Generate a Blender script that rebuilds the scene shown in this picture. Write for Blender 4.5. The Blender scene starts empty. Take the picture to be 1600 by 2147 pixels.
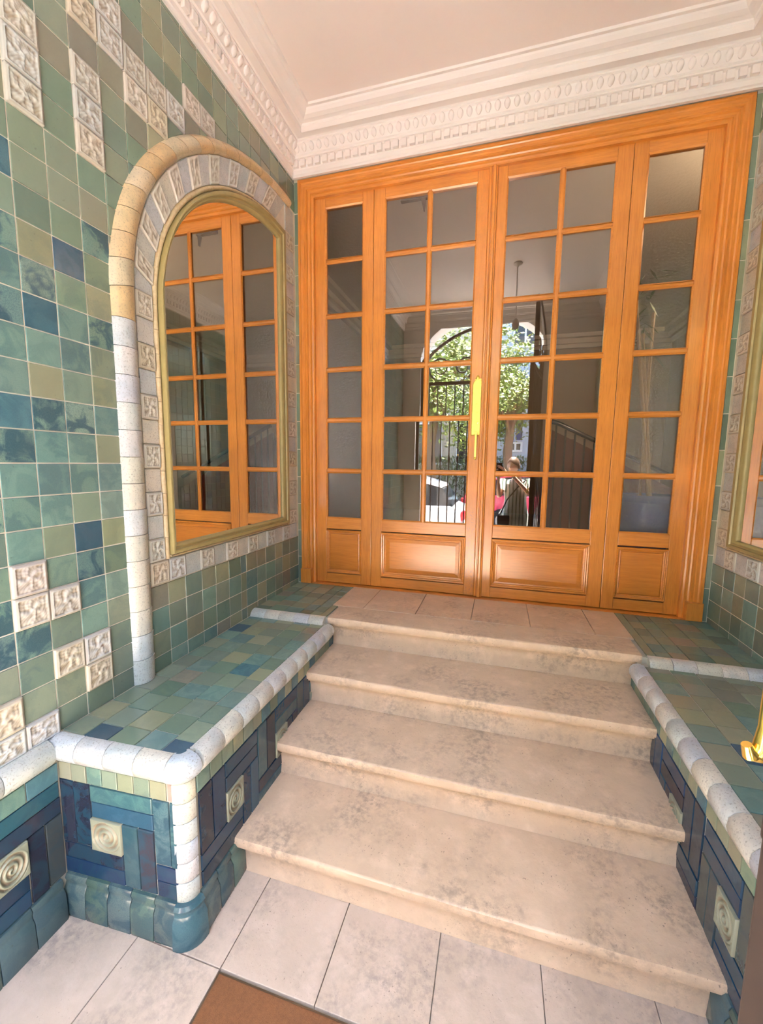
import bpy, bmesh, math, random
from mathutils import Vector, Matrix, noise as mnoise
random.seed(7)
PI = math.pi
SC = bpy.context.scene
COL = SC.collection
# ------------------------------------------------------------------ camera
cam_d = bpy.data.cameras.new('camera'); cam = bpy.data.objects.new('camera', cam_d); COL.objects.link(cam)
cam.location = (1.3625, -2.6231, 0.8600)
cam.rotation_euler = (1.45259, -0.01162, 0.27804)
cam_d.sensor_fit = 'HORIZONTAL'; cam_d.sensor_width = 36.0; cam_d.lens = 36.0 * 860.0 / 1600.0
cam_d.clip_start = 0.005; cam_d.clip_end = 200
SC.camera = cam
# ------------------------------------------------------------------ world, sun, lights, exposure
world = bpy.data.worlds.new('sky'); SC.world = world; world.use_nodes = True
wn = world.node_tree.nodes; wl = world.node_tree.links
sky = wn.new('ShaderNodeTexSky'); sky.sky_type = 'NISHITA'; sky.sun_disc = False
sky.sun_elevation = math.radians(70); sky.sun_rotation = math.radians(170); sky.air_density = 1.0; sky.dust_density = 1.0
wl.new(sky.outputs[0], wn['Background'].inputs[0]); wn['Background'].inputs[1].default_value = 2.2
sun_d = bpy.data.lights.new('sun', 'SUN'); sun_d.energy = 85.0; sun_d.angle = 0.01; sun_d.color = (1.0, 0.93, 0.82)
sun = bpy.data.objects.new('sun', sun_d); COL.objects.link(sun)
sun.rotation_euler = (math.radians(15.5), math.radians(6), 0)     # high over the street, its patch ends behind the photograph's view
sun.location = (1, -12, 14)
por_d = bpy.data.lights.new('arch_portal', 'AREA'); por_d.shape = 'RECTANGLE'; por_d.size = 1.62; por_d.size_y = 3.3
por_d.cycles.is_portal = True
por = bpy.data.objects.new('arch_portal', por_d); COL.objects.link(por)
por.location = (1.06, -3.02, 1.05); por.rotation_euler = (math.radians(90), 0, 0)
LOBBY_W = 45.0  # power of the added, unseen lobby light
vs = SC.view_settings; vs.view_transform = 'Standard'; vs.look = 'None'; vs.gamma = 1.0; vs.use_curve_mapping = False
vs.exposure = 1.02
SC.cycles.max_bounces = 12; SC.cycles.diffuse_bounces = 8; SC.cycles.glossy_bounces = 5; SC.cycles.transmission_bounces = 8
SC.cycles.transparent_max_bounces = 12; SC.cycles.caustics_reflective = False; SC.cycles.caustics_refractive = False
SC.cycles.sample_clamp_indirect = 6.0
# ------------------------------------------------------------------ dimensions (metres; landing is z = 0, door wall is y = 0)
W = 2.515; FZ = -0.669; CZ = 2.905; GY = -3.0; STEP = 0.1673
BZ = -0.033                                     # bench top
# ------------------------------------------------------------------ node helpers
class NT:
    def __init__(s, name, rough=0.5, color=None, **kw):
        s.m = bpy.data.materials.new(name); s.m.use_nodes = True
        s.t = s.m.node_tree; s.n = s.t.nodes; s.b = s.n['Principled BSDF']
        s.b.inputs['Roughness'].default_value = rough
        if color: s.b.inputs['Base Color'].default_value = (*color, 1)
        for k, v in kw.items(): s.b.inputs[k.replace('_', ' ')].default_value = v
        s.pos = None
    def lk(s, a, b): s.t.links.new(a, b)
    def P(s):
        if not s.pos: s.pos = s.n.new('ShaderNodeNewGeometry').outputs['Position']
        return s.pos
    def mapping(s, scale=(1, 1, 1), rnd=0.0, loc=(0, 0, 0)):
        mp = s.n.new('ShaderNodeMapping'); s.lk(s.P(), mp.inputs['Vector']); mp.inputs['Scale'].default_value = scale
        mp.inputs['Location'].default_value = loc
        o = mp.outputs[0]
        if rnd:
            oi = s.n.new('ShaderNodeObjectInfo'); mu = s.n.new('ShaderNodeMath'); mu.operation = 'MULTIPLY'; mu.inputs[1].default_value = rnd
            s.lk(oi.outputs['Random'], mu.inputs[0]); ad = s.n.new('ShaderNodeVectorMath'); ad.operation = 'ADD'
            s.lk(o, ad.inputs[0]); s.lk(mu.outputs[0], ad.inputs[1]); o = ad.outputs[0]
        return o
    def noise(s, scale, detail=3, rough=0.55, vec=None, dist=0.0):
        t = s.n.new('ShaderNodeTexNoise'); t.inputs['Scale'].default_value = scale; t.inputs['Detail'].default_value = detail
        t.inputs['Roughness'].default_value = rough; t.inputs['Distortion'].default_value = dist
        s.lk(vec if vec is not None else s.P(), t.inputs['Vector']); return t.outputs['Fac']
    def voro(s, scale, vec=None):
        t = s.n.new('ShaderNodeTexVoronoi'); t.inputs['Scale'].default_value = scale
        s.lk(vec if vec is not None else s.P(), t.inputs['Vector']); return t.outputs['Distance']
    def ramp(s, fac, stops):
        r = s.n.new('ShaderNodeValToRGB'); e = r.color_ramp.elements
        while len(e) < len(stops): e.new(0.5)
        for i, (p, c) in enumerate(stops):
            e[i].position = p; e[i].color = (c, c, c, 1) if isinstance(c, (int, float)) else (*c, 1)
        s.lk(fac, r.inputs[0]); return r.outputs[0]
    def mix(s, a, b, fac, mode='MIX'):
        m = s.n.new('ShaderNodeMix'); m.data_type = 'RGBA'; m.blend_type = mode
        for sock, v in ((m.inputs[0], fac), (m.inputs[6], a), (m.inputs[7], b)):
            if isinstance(v, tuple): sock.default_value = (*v, 1)
            elif isinstance(v, (int, float)): sock.default_value = v
            else: s.lk(v, sock)
        return m.outputs[2]
    def mul(s, a, b):
        m = s.n.new('ShaderNodeMath'); m.operation = 'MULTIPLY'
        for i, v in enumerate((a, b)):
            if isinstance(v, (int, float)): m.inputs[i].default_value = v
            else: s.lk(v, m.inputs[i])
        return m.outputs[0]
    def col(s, c): s.lk(c, s.b.inputs['Base Color']); return s
    def bump(s, h, strength=0.3, dist=0.002, sock=None):
        b = s.n.new('ShaderNodeBump'); b.inputs['Strength'].default_value = strength; b.inputs['Distance'].default_value = dist
        s.lk(h, b.inputs['Height']); s.lk(b.outputs[0], sock or s.b.inputs['Normal']); return b
    def src(s, kind):
        if kind == 'obj':
            o = s.n.new('ShaderNodeObjectInfo'); return o.outputs['Color'], o.outputs['Alpha']
        a = s.n.new('ShaderNodeAttribute'); a.attribute_name = 'tint'; return a.outputs['Color'], a.outputs['Alpha']
# ------------------------------------------------------------------ materials
def glaze(name, kind, dark=(0.012, 0.050, 0.085), rough=0.16, bs=0.25):
    k = NT(name, rough); c, a = k.src(kind)
    vec = k.mapping(rnd=40.0) if kind == 'obj' else k.P()
    n1 = k.ramp(k.noise(12, 3, 0.6, vec, 1.0), [(0.44, 0.0), (0.56, 1.0)])
    n2 = k.ramp(k.noise(320, 2, 0.7), [(0.42, 0.0), (0.62, 1.0)])
    m = k.mul(n1, a)
    c1 = k.mix(c, (0.86, 0.92, 0.90), k.mul(k.ramp(k.noise(26, 3, 0.6, vec), [(0.35, 0.0), (0.8, 0.22)]), 1.0), 'MULTIPLY')
    c2 = k.mix(c1, dark, k.mul(m, 0.9))
    sp = k.mul(k.mul(n2, a), 0.45)
    c3 = k.mix(c2, dark, sp)
    k.col(k.mix(c3, (0.05, 0.05, 0.04), k.mul(k.ramp(k.noise(90, 2, 0.5), [(0.70, 0.0), (0.76, 1.0)]), 0.35)))
    k.bump(k.noise(38, 2, 0.5), bs, 0.002)
    return k.m
M_GLZ = glaze('glazed_green_ceramic', 'obj'); M_GLZA = glaze('glazed_green_ceramic_far', 'attr')
def white_glaze(name, kind='obj', rough=0.28):
    k = NT(name, rough); c, a = k.src(kind); vec = k.mapping(rnd=40.0)
    c1 = k.mix(c, (0.82, 0.86, 0.90), k.ramp(k.noise(16, 3, 0.6, vec), [(0.42, 0.0), (0.62, 1.0)]), 'MULTIPLY')
    c2 = k.mix(c1, (0.20, 0.18, 0.15), k.mul(k.ramp(k.noise(170, 4, 0.7), [(0.54, 0.0), (0.66, 1.0)]), 0.75))
    k.col(c2); k.bump(k.noise(45, 3, 0.5), 0.25, 0.002); return k.m
M_WHT = white_glaze('white_crackle_glaze')
def relief_mat():
    k = NT('carved_cream_ceramic', 0.36); c, a = k.src('obj')
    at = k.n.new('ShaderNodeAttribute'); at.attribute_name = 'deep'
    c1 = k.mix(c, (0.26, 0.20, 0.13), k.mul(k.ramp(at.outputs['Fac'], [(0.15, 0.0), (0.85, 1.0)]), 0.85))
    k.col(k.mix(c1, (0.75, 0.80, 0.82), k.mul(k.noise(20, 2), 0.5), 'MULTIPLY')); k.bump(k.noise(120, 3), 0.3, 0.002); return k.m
M_REL = relief_mat()
M_GROUT = NT('pale_cement_grout', 0.9); M_GROUT.col(M_GROUT.mix((0.80, 0.76, 0.64), (0.55, 0.50, 0.40), M_GROUT.noise(14, 3))); M_GROUT = M_GROUT.m
M_DGROUT = NT('dark_cement_joint', 0.9, (0.34, 0.33, 0.28)).m
def stone(name, base, stain, amt, seed=0.0, gloss=0.5):
    k = NT(name, gloss); v = k.mapping(rnd=25.0, loc=(seed, seed, 0))
    c = k.mix(base, tuple(x * 0.84 for x in base), k.ramp(k.noise(5, 5, 0.65, v), [(0.35, 0.0), (0.7, 1.0)]))
    c = k.mix(c, (base[0] * 1.08, base[1] * 1.08, base[2] * 1.1), k.ramp(k.noise(13, 4, 0.6, v), [(0.5, 0.0), (0.7, 1.0)]))
    st = k.mul(k.ramp(k.noise(4.2, 4, 0.6, k.mapping(loc=(3.1 + seed, 0.4, 0))), [(0.46, 0.0), (0.66, 1.0)]), k.ramp(k.noise(42, 5, 0.75), [(0.42, 0.0), (0.62, 1.0)]))
    c = k.mix(c, stain, k.mul(st, amt))
    pit = k.mul(k.ramp(k.noise(130, 3, 0.7), [(0.63, 0.0), (0.68, 1.0)]), k.ramp(k.noise(7, 3, 0.6), [(0.42, 0.0), (0.6, 1.0)]))
    c = k.mix(c, (0.10, 0.085, 0.07), k.mul(pit, 0.75))
    k.col(c)
    h = k.mix(k.noise(60, 5, 0.7), 0.0 if False else (0, 0, 0), k.mul(pit, 0.8))
    k.bump(h, 0.35, 0.003); return k.m
M_STEP = stone('worn_limestone', (0.56, 0.418, 0.295), (0.20, 0.165, 0.135), 0.68)
M_FLOOR = stone('limestone_slab', (0.50, 0.410, 0.335), (0.23, 0.20, 0.185), 0.65, 2.0)
def wood(name, axis, base=(0.58, 0.222, 0.038), dk=(0.36, 0.108, 0.014), worn=False):
    k = NT(name, 0.28); sc = [26.0, 26.0, 26.0]; sc['xyz'.index(axis)] = 1.6
    v = k.mapping(tuple(sc), rnd=30.0)
    g = k.noise(3.0, 5, 0.6, v, 0.2)
    sc2 = [110.0] * 3; sc2['xyz'.index(axis)] = 5.0
    f = k.noise(2.4, 3, 0.6, k.mapping(tuple(sc2), rnd=30.0))
    c = k.mix(base, dk, k.ramp(g, [(0.40, 0.0), (0.75, 0.55)]))
    c = k.mix(c, tuple(min(1, x * 1.35) for x in base), k.ramp(k.noise(1.2, 3, 0.5, k.mapping((2, 2, 2))), [(0.45, 0.0), (0.7, 0.6)]))
    c = k.mix(c, dk, k.mul(k.ramp(f, [(0.5, 0.0), (0.66, 1.0)]), 0.35))
    if worn:
        w = k.ramp(k.noise(170, 4, 0.75), [(0.50, 0.0), (0.60, 1.0)])
        geo = k.n.new('ShaderNodeSeparateXYZ'); k.lk(k.P(), geo.inputs[0])
        zz = k.ramp(geo.outputs[2], [(0.02, 1.0), (0.55, 0.9), (0.62, 0.25), (1.0, 0.25)])
        c = k.mix(c, (0.25, 0.13, 0.09), k.mul(k.mul(w, zz), 0.6))
    k.col(c); k.bump(f, 0.12, 0.001); k.b.inputs['Coat Weight'].default_value = 0.35; k.b.inputs['Coat Roughness'].default_value = 0.18
    return k.m
M_WV = wood('varnished_oak_upright', 'z'); M_WH = wood('varnished_oak_crosswise', 'x'); M_WW = wood('varnished_oak_worn', 'z', worn=True)
M_WP = wood('varnished_oak_panel', 'x', base=(0.53, 0.19, 0.028))
k = NT('white_painted_plaster', 0.55); k.col(k.mix((0.90, 0.855, 0.815), (0.86, 0.81, 0.77), k.noise(3, 3))); k.bump(k.noise(160, 3), 0.08, 0.001); M_PLAS = k.m
k = NT('pinkish_ceiling_plaster', 0.7); k.col(k.mix((0.90, 0.82, 0.775), (0.88, 0.80, 0.755), k.noise(2.2, 3))); k.bump(k.noise(200, 3), 0.12, 0.001); M_CEIL = k.m
k = NT('polished_brass', 0.18, (0.95, 0.66, 0.16), Metallic=1.0); k.bump(k.noise(30, 2), 0.1, 0.001); M_BRASS = k.m
k = NT('worn_yellow_brass_plate', 0.38, (0.93, 0.70, 0.15), Metallic=0.55); k.col(k.mix((0.95, 0.74, 0.17), (0.70, 0.48, 0.08), k.ramp(k.noise(60, 4, 0.7), [(0.5, 0), (0.75, 0.8)]))); M_PLATE = k.m
k = NT('olive_gold_painted_wood', 0.38); k.col(k.mix((0.36, 0.30, 0.13), (0.27, 0.22, 0.09), k.noise(30, 3))); M_OLIVE = k.m
k = NT('beige_ceramic_edging', 0.4); k.col(k.mix((0.55, 0.45, 0.27), (0.42, 0.30, 0.17), k.ramp(k.noise(40, 4, 0.7), [(0.4, 0), (0.7, 1)]))); M_BEIGE = k.m
M_MIRROR = NT('silvered_mirror_glass', 0.0, (0.90, 0.90, 0.84), Metallic=1.0).m
def clear_glass():
    k = NT('old_clear_window_glass'); k.n.remove(k.b); out = k.n['Material Output']
    tr = k.n.new('ShaderNodeBsdfTransparent'); tr.inputs[0].default_value = (0.80, 0.78, 0.74, 1)
    gl = k.n.new('ShaderNodeBsdfGlossy'); gl.inputs['Roughness'].default_value = 0.0; gl.inputs[0].default_value = (1.0, 0.96, 0.92, 1)
    k.bump(k.noise(2.2, 1, 0.4), 0.05, 0.004, gl.inputs['Normal'])
    fr = k.n.new('ShaderNodeLayerWeight'); fr.inputs[0].default_value = 0.5; p1 = k.n.new('ShaderNodeMath'); p1.operation = 'POWER'; p1.inputs[1].default_value = 3.0; k.lk(fr.outputs['Facing'], p1.inputs[0]); p2 = k.n.new('ShaderNodeMath'); p2.operation = 'MULTIPLY_ADD'; p2.inputs[1].default_value = 0.8; p2.inputs[2].default_value = 0.19; k.lk(p1.outputs[0], p2.inputs[0]); fr = p2
    mx = k.n.new('ShaderNodeMixShader'); k.lk(fr.outputs[0], mx.inputs[0]); k.lk(tr.outputs[0], mx.inputs[1]); k.lk(gl.outputs[0], mx.inputs[2])
    k.lk(mx.outputs[0], out.inputs[0]); return k.m
M_GLASS = clear_glass()
def rippled_glass():
    k = NT('rippled_obscure_glass'); k.n.remove(k.b); out = k.n['Material Output']
    h = k.mix(k.noise(1.0, 2, 0.6, k.mapping((72, 72, 90))), k.noise(1, 2, 0.5, k.mapping((14, 14, 60))), 0.30)
    tr = k.n.new('ShaderNodeBsdfTransparent'); tr.inputs[0].default_value = (0.86, 0.83, 0.78, 1)
    rf = k.n.new('ShaderNodeBsdfRefraction'); rf.inputs['IOR'].default_value = 1.12; rf.inputs['Roughness'].default_value = 0.05; rf.inputs[0].default_value = (0.9, 0.87, 0.82, 1)
    gl = k.n.new('ShaderNodeBsdfGlossy'); gl.inputs['Roughness'].default_value = 0.06
    b = k.bump(h, 1.0, 0.006, gl.inputs['Normal']); k.lk(b.outputs[0], rf.inputs['Normal'])
    m1 = k.n.new('ShaderNodeMixShader'); m1.inputs[0].default_value = 0.22; k.lk(tr.outputs[0], m1.inputs[1]); k.lk(rf.outputs[0], m1.inputs[2])
    m2 = k.n.new('ShaderNodeMixShader'); m2.inputs[0].default_value = 0.07; k.lk(m1.outputs[0], m2.inputs[1]); k.lk(gl.outputs[0], m2.inputs[2])
    k.lk(m2.outputs[0], out.inputs[0]); return k.m
M_RIP = rippled_glass()
k = NT('brown_coir_matting', 0.95); k.col(k.mix((0.30, 0.13, 0.05), (0.15, 0.06, 0.025), k.noise(110, 3, 0.8))); k.bump(k.noise(420, 3, 0.8), 0.9, 0.004); M_MAT = k.m
k = NT('dark_brown_ironwork', 0.42, Metallic=0.3); k.col(k.mix((0.060, 0.040, 0.032), (0.035, 0.024, 0.02), k.noise(25, 3))); M_IRON = k.m
M_BLACK = NT('black_gloss_enamel', 0.12, (0.008, 0.008, 0.01)).m
def flat(name, c, r=0.6, **kw): return NT(name, r, c, **kw).m
M_LWALL = flat('lobby_beige_paint', (0.33, 0.25, 0.17)); M_LCEIL = flat('lobby_ceiling_paint', (0.62, 0.57, 0.50)); M_LFLOOR = flat('lobby_dark_floor', (0.10, 0.07, 0.05), 0.3)
M_RED = flat('dark_red_mahogany', (0.10, 0.014, 0.006), 0.35)
M_DARKW = flat('dark_lobby_woodwork', (0.085, 0.028, 0.012), 0.4)
M_FACADE = NT('house_render', 0.85); M_FACADE.col(M_FACADE.mix((0.42, 0.38, 0.33), (0.34, 0.31, 0.27), M_FACADE.noise(3, 3))); M_FACADE = M_FACADE.m
# ------------------------------------------------------------------ mesh / object helpers
def new_mesh(name, verts, faces, smooth=False):
    me = bpy.data.meshes.new(name); me.from_pydata([tuple(v) for v in verts], [], faces); me.update()
    if smooth: me.polygons.foreach_set('use_smooth', [True] * len(me.polygons))
    return me
def link(name, me, mat=None, parent=None, mtx=None, color=None, **props):
    o = bpy.data.objects.new(name, me); COL.objects.link(o)
    if mat is not None and me is not None:
        if len(me.materials) == 0: me.materials.append(mat)
        elif me.materials[0] != mat:
            o.material_slots[0].link = 'OBJECT'; o.material_slots[0].material = mat
    if mtx is not None: o.matrix_world = mtx
    if parent is not None: o.parent = parent
    if color is not None: o.color = color
    for a, b in props.items(): o[a] = b
    return o
def empty(name, loc=(0, 0, 0), rz=0, **props):
    o = bpy.data.objects.new(name, None); COL.objects.link(o); o.location = loc; o.rotation_euler[2] = rz; o.empty_display_size = 0.1
    for a, b in props.items(): o[a] = b
    return o
class G:                                        # geometry collector
    def __init__(s): s.v = []; s.f = []
    def add(s, v, f):
        n = len(s.v); s.v += [tuple(x) for x in v]; s.f += [tuple(i + n for i in q) for q in f]; return s
    def box(s, a, b, bev=0.0):
        (x0, y0, z0), (x1, y1, z1) = a, b
        if bev <= 0:
            v = [(x, y, z) for x in (x0, x1) for y in (y0, y1) for z in (z0, z1)]
            return s.add(v, [(0, 1, 3, 2), (4, 6, 7, 5), (0, 4, 5, 1), (2, 3, 7, 6), (0, 2, 6, 4), (1, 5, 7, 3)])
        bm = bmesh.new(); bmesh.ops.create_cube(bm, size=1)
        for q in bm.verts: q.co = ((x0 + x1) / 2 + q.co.x * (x1 - x0), (y0 + y1) / 2 + q.co.y * (y1 - y0), (z0 + z1) / 2 + q.co.z * (z1 - z0))
        bmesh.ops.bevel(bm, geom=bm.edges[:], offset=bev, segments=2, profile=0.6, affect='EDGES')
        bm.verts.index_update(); r = s.add([q.co[:] for q in bm.verts], [tuple(q.index for q in f.verts) for f in bm.faces]); bm.free(); return r
    def tube(s, pts, r, n=8, cap=True):
        pts = [Vector(p) for p in pts]; rs = r if isinstance(r, (list, tuple)) else [r] * len(pts)
        up = Vector((0.13, 0.2, 0.97)); rings = []
        for i, p in enumerate(pts):
            d = (pts[min(i + 1, len(pts) - 1)] - pts[max(i - 1, 0)])
            d = d.normalized() if d.length > 1e-9 else Vector((0, 0, 1))
            if abs(d.dot(up)) > 0.98: up = Vector((1, 0.1, 0))
            a = d.cross(up).normalized(); b = d.cross(a).normalized(); up = -b if False else up
            rings.append([p + a * (rs[i] * math.cos(2 * PI * j / n)) + b * (rs[i] * math.sin(2 * PI * j / n)) for j in range(n)])
        v = [q for ring in rings for q in ring]; f = []
        for i in range(len(pts) - 1):
            for j in range(n): f.append((i * n + j, i * n + (j + 1) % n, (i + 1) * n + (j + 1) % n, (i + 1) * n + j))
        if cap: f += [tuple(range(n))[::-1], tuple(range((len(pts) - 1) * n, len(pts) * n))]
        return s.add(v, f)
    def lathe(s, prof, c=(0, 0, 0), n=24, ax='z'):
        v = []; f = []
        for (r, z) in prof:
            for j in range(n):
                a = 2 * PI * j / n; p = (r * math.cos(a), r * math.sin(a), z)
                if ax == 'y': p = (p[0], -p[2], p[1])
                if ax == 'x': p = (p[2], p[0], p[1])
                v.append((c[0] + p[0], c[1] + p[1], c[2] + p[2]))
        for i in range(len(prof) - 1):
            for j in range(n): f.append((i * n + j, i * n + (j + 1) % n, (i + 1) * n + (j + 1) % n, (i + 1) * n + j))
        f += [tuple(range(n))[::-1], tuple(range((len(prof) - 1) * n, len(prof) * n))]
        return s.add(v, f)
    def prism(s, poly, fn, a, b):               # polygon (u,v) extruded between a and b by fn(u,v,w)
        n = len(poly); v = [fn(u, w_, a) for u, w_ in poly] + [fn(u, w_, b) for u, w_ in poly]
        f = [(i, (i + 1) % n, (i + 1) % n + n, i + n) for i in range(n)] + [tuple(range(n))[::-1], tuple(range(n, 2 * n))]
        return s.add(v, f)
    def rings(s, rr, closed=True):              # skins between successive equal-length rings
        n = len(rr[0]); v = [p for r in rr for p in r]; f = []
        for i in range(len(rr) - 1):
            for j in range(n if closed else n - 1): f.append((i * n + j, i * n + (j + 1) % n, (i + 1) * n + (j + 1) % n, (i + 1) * n + j))
        return s.add(v, f)
    def mesh(s, name, smooth=False):
        me = new_mesh(name, s.v, s.f); bm = bmesh.new(); bm.from_mesh(me); bmesh.ops.recalc_face_normals(bm, faces=bm.faces[:]); bm.to_mesh(me); bm.free()
        if smooth:
            me.polygons.foreach_set('use_smooth', [True] * len(me.polygons))
            try: me.set_sharp_from_angle(angle=math.radians(38))
            except Exception: pass
        return me
def add(name, g, mat, parent=None, smooth=False, **props): return link(name, g.mesh(name, smooth), mat, parent, **props)
def plane(O, u, v):
    u = Vector(u).normalized(); v = Vector(v).normalized(); n = u.cross(v)
    m = Matrix((u, v, n)).transposed().to_4x4(); m.translation = Vector(O); return m
# ------------------------------------------------------------------ ceramic pieces
CACHE = {}
def poly_prism(pts, t, bev):
    c = Vector((sum(p[0] for p in pts) / len(pts), sum(p[1] for p in pts) / len(pts)))
    n = len(pts)
    def ins(d):
        out = []
        for p in pts:
            q = Vector(p) - c; l = q.length; out.append(c + q * (max(l - d * 1.35, 0.0) / l))
        return out
    v = [(p[0], p[1], -0.004) for p in pts] + [(p[0], p[1], t - bev) for p in pts] + [(p.x, p.y, t - bev * 0.3) for p in ins(bev * 0.35)] + [(p.x, p.y, t) for p in ins(bev)]
    f = [(j + i * n, (j + 1) % n + i * n, (j + 1) % n + (i + 1) * n, j + (i + 1) * n) for i in range(3) for j in range(n)] + [tuple(range(3 * n, 4 * n))]
    return v, f
def tile_mesh(w, h, t=0.004, bev=0.002):
    key = ('t', round(w, 3), round(h, 3), t, bev)
    if key not in CACHE:
        v, f = poly_prism([(-w / 2, -h / 2), (w / 2, -h / 2), (w / 2, h / 2), (-w / 2, h / 2)], t, bev)
        CACHE[key] = new_mesh('tile', v, f)
    return CACHE[key]
def flower(u, v, s=0):                          # carved motif height 0..1 on the unit square
    e = min(u, 1 - u, v, 1 - v)
    if e < 0.035: return 0.55
    if e < 0.10: return 1.0 if 0.05 < e < 0.09 else 0.5
    x, y = u - 0.5, v - 0.5; r = math.hypot(x, y); a = math.atan2(y, x) + s * 0.4
    h = 0.30 + 0.55 * (0.5 + 0.5 * math.cos(5 * a + 9 * r + s)) * (1 - abs(r - 0.24) * 2.2)
    if r < 0.09: h = 0.95 - 3.5 * abs(r - 0.045)
    h += 0.28 * math.sin(31 * u + 3 * s + 4 * math.sin(9 * v)) * math.sin(27 * v + 2 * s + 3 * math.sin(11 * u))
    return max(0.0, min(1.0, h))
def spiral(u, v, s=0):
    x, y = u - 0.5, v - 0.5; r = math.hypot(x, y); a = math.atan2(y, x)
    if min(u, 1 - u, v, 1 - v) < 0.03: return 0.8
    if r > 0.49: return 0.85
    return 0.5 + 0.5 * math.tanh(2.6 * math.cos(2 * PI * (r / 0.155) - a + 0.6))
def relief_mesh(w, h, kind='f', s=0, t=0.013, quad=None, N=28):
    key = ('r', round(w, 3), round(h, 3), kind, s, t) if quad is None else None
    if key and key in CACHE: return CACHE[key]
    fn = flower if kind == 'f' else spiral
    if kind != 'f': N = 40
    q = quad or [(-w / 2, -h / 2), (w / 2, -h / 2), (w / 2, h / 2), (-w / 2, h / 2)]
    def P(u, v):
        return ((1 - u) * (1 - v) * q[0][0] + u * (1 - v) * q[1][0] + u * v * q[2][0] + (1 - u) * v * q[3][0],
                (1 - u) * (1 - v) * q[0][1] + u * (1 - v) * q[1][1] + u * v * q[2][1] + (1 - u) * v * q[3][1])
    vs_, fs, deep = [], [], []
    for j in range(N + 1):
        for i in range(N + 1):
            u, v = i / N, j / N; hh = fn(u, v, s); x, y = P(u, v)
            vs_.append((x, y, t * (0.45 + 0.55 * hh))); deep.append(1 - hh)
    for j in range(N):
        for i in range(N): a = j * (N + 1) + i; fs.append((a, a + 1, a + N + 2, a + N + 1))
    b0 = len(vs_); ring = [i for i in range(N + 1)] + [i * (N + 1) + N for i in range(1, N + 1)] + [N * (N + 1) + i for i in range(N - 1, -1, -1)] + [i * (N + 1) for i in range(N - 1, 0, -1)]
    for i in ring: vs_.append((vs_[i][0], vs_[i][1], -0.003)); deep.append(0.5)
    n = len(ring)
    for i in range(n): fs.append((ring[i], b0 + i, b0 + (i + 1) % n, ring[(i + 1) % n]))
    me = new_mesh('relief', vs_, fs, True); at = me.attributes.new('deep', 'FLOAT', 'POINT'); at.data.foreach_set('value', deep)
    if key: CACHE[key] = me
    return me
# colours (linear)
def jit(c, a=0.12):
    f = 1 + random.uniform(-a, a); return tuple(max(0.0, x * f * (1 + random.uniform(-a, a) * 0.35)) for x in c)
GREENS = [(0.195, 0.242, 0.175), (0.163, 0.224, 0.171), (0.224, 0.245, 0.163), (0.147, 0.215, 0.165), (0.127, 0.189, 0.144), (0.171, 0.218, 0.168), (0.242, 0.254, 0.171), (0.198, 0.21, 0.163)]
TEALS = [(0.145, 0.244, 0.211), (0.119, 0.211, 0.198), (0.172, 0.264, 0.218)]
BLUES = [(0.053, 0.131, 0.169), (0.075, 0.163, 0.194), (0.044, 0.1, 0.144)]
def green(mot=0.12): c = jit(random.choice(GREENS)); return (*c, mot * random.random())
def teal(mot=0.6): c = jit(random.choice(TEALS)); return (*c, mot * random.uniform(0.5, 1.0))
def blue(mot=0.8): c = jit(random.choice(BLUES)); return (*c, mot * random.uniform(0.5, 1.0))
def white(): return (*jit(random.choice([(0.54, 0.54, 0.51), (0.48, 0.51, 0.53), (0.58, 0.55, 0.46), (0.50, 0.53, 0.50)]), 0.06), 1)
def cream(): return (*jit(random.choice([(0.66, 0.60, 0.48), (0.62, 0.62, 0.56), (0.70, 0.66, 0.58), (0.62, 0.64, 0.62)]), 0.06), 1)
def tan(): return (*jit(random.choice([(0.58, 0.41, 0.22), (0.62, 0.46, 0.27), (0.60, 0.50, 0.34)]), 0.07), 1)
BRK = [(0.010, 0.026, 0.068), (0.012, 0.038, 0.085), (0.024, 0.022, 0.036), (0.026, 0.080, 0.115), (0.050, 0.115, 0.125), (0.020, 0.020, 0.040), (0.014, 0.042, 0.080), (0.042, 0.058, 0.055), (0.012, 0.024, 0.055)]
def brick_c(): return (*jit(random.choice(BRK), 0.25), random.uniform(0.2, 0.9))
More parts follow.
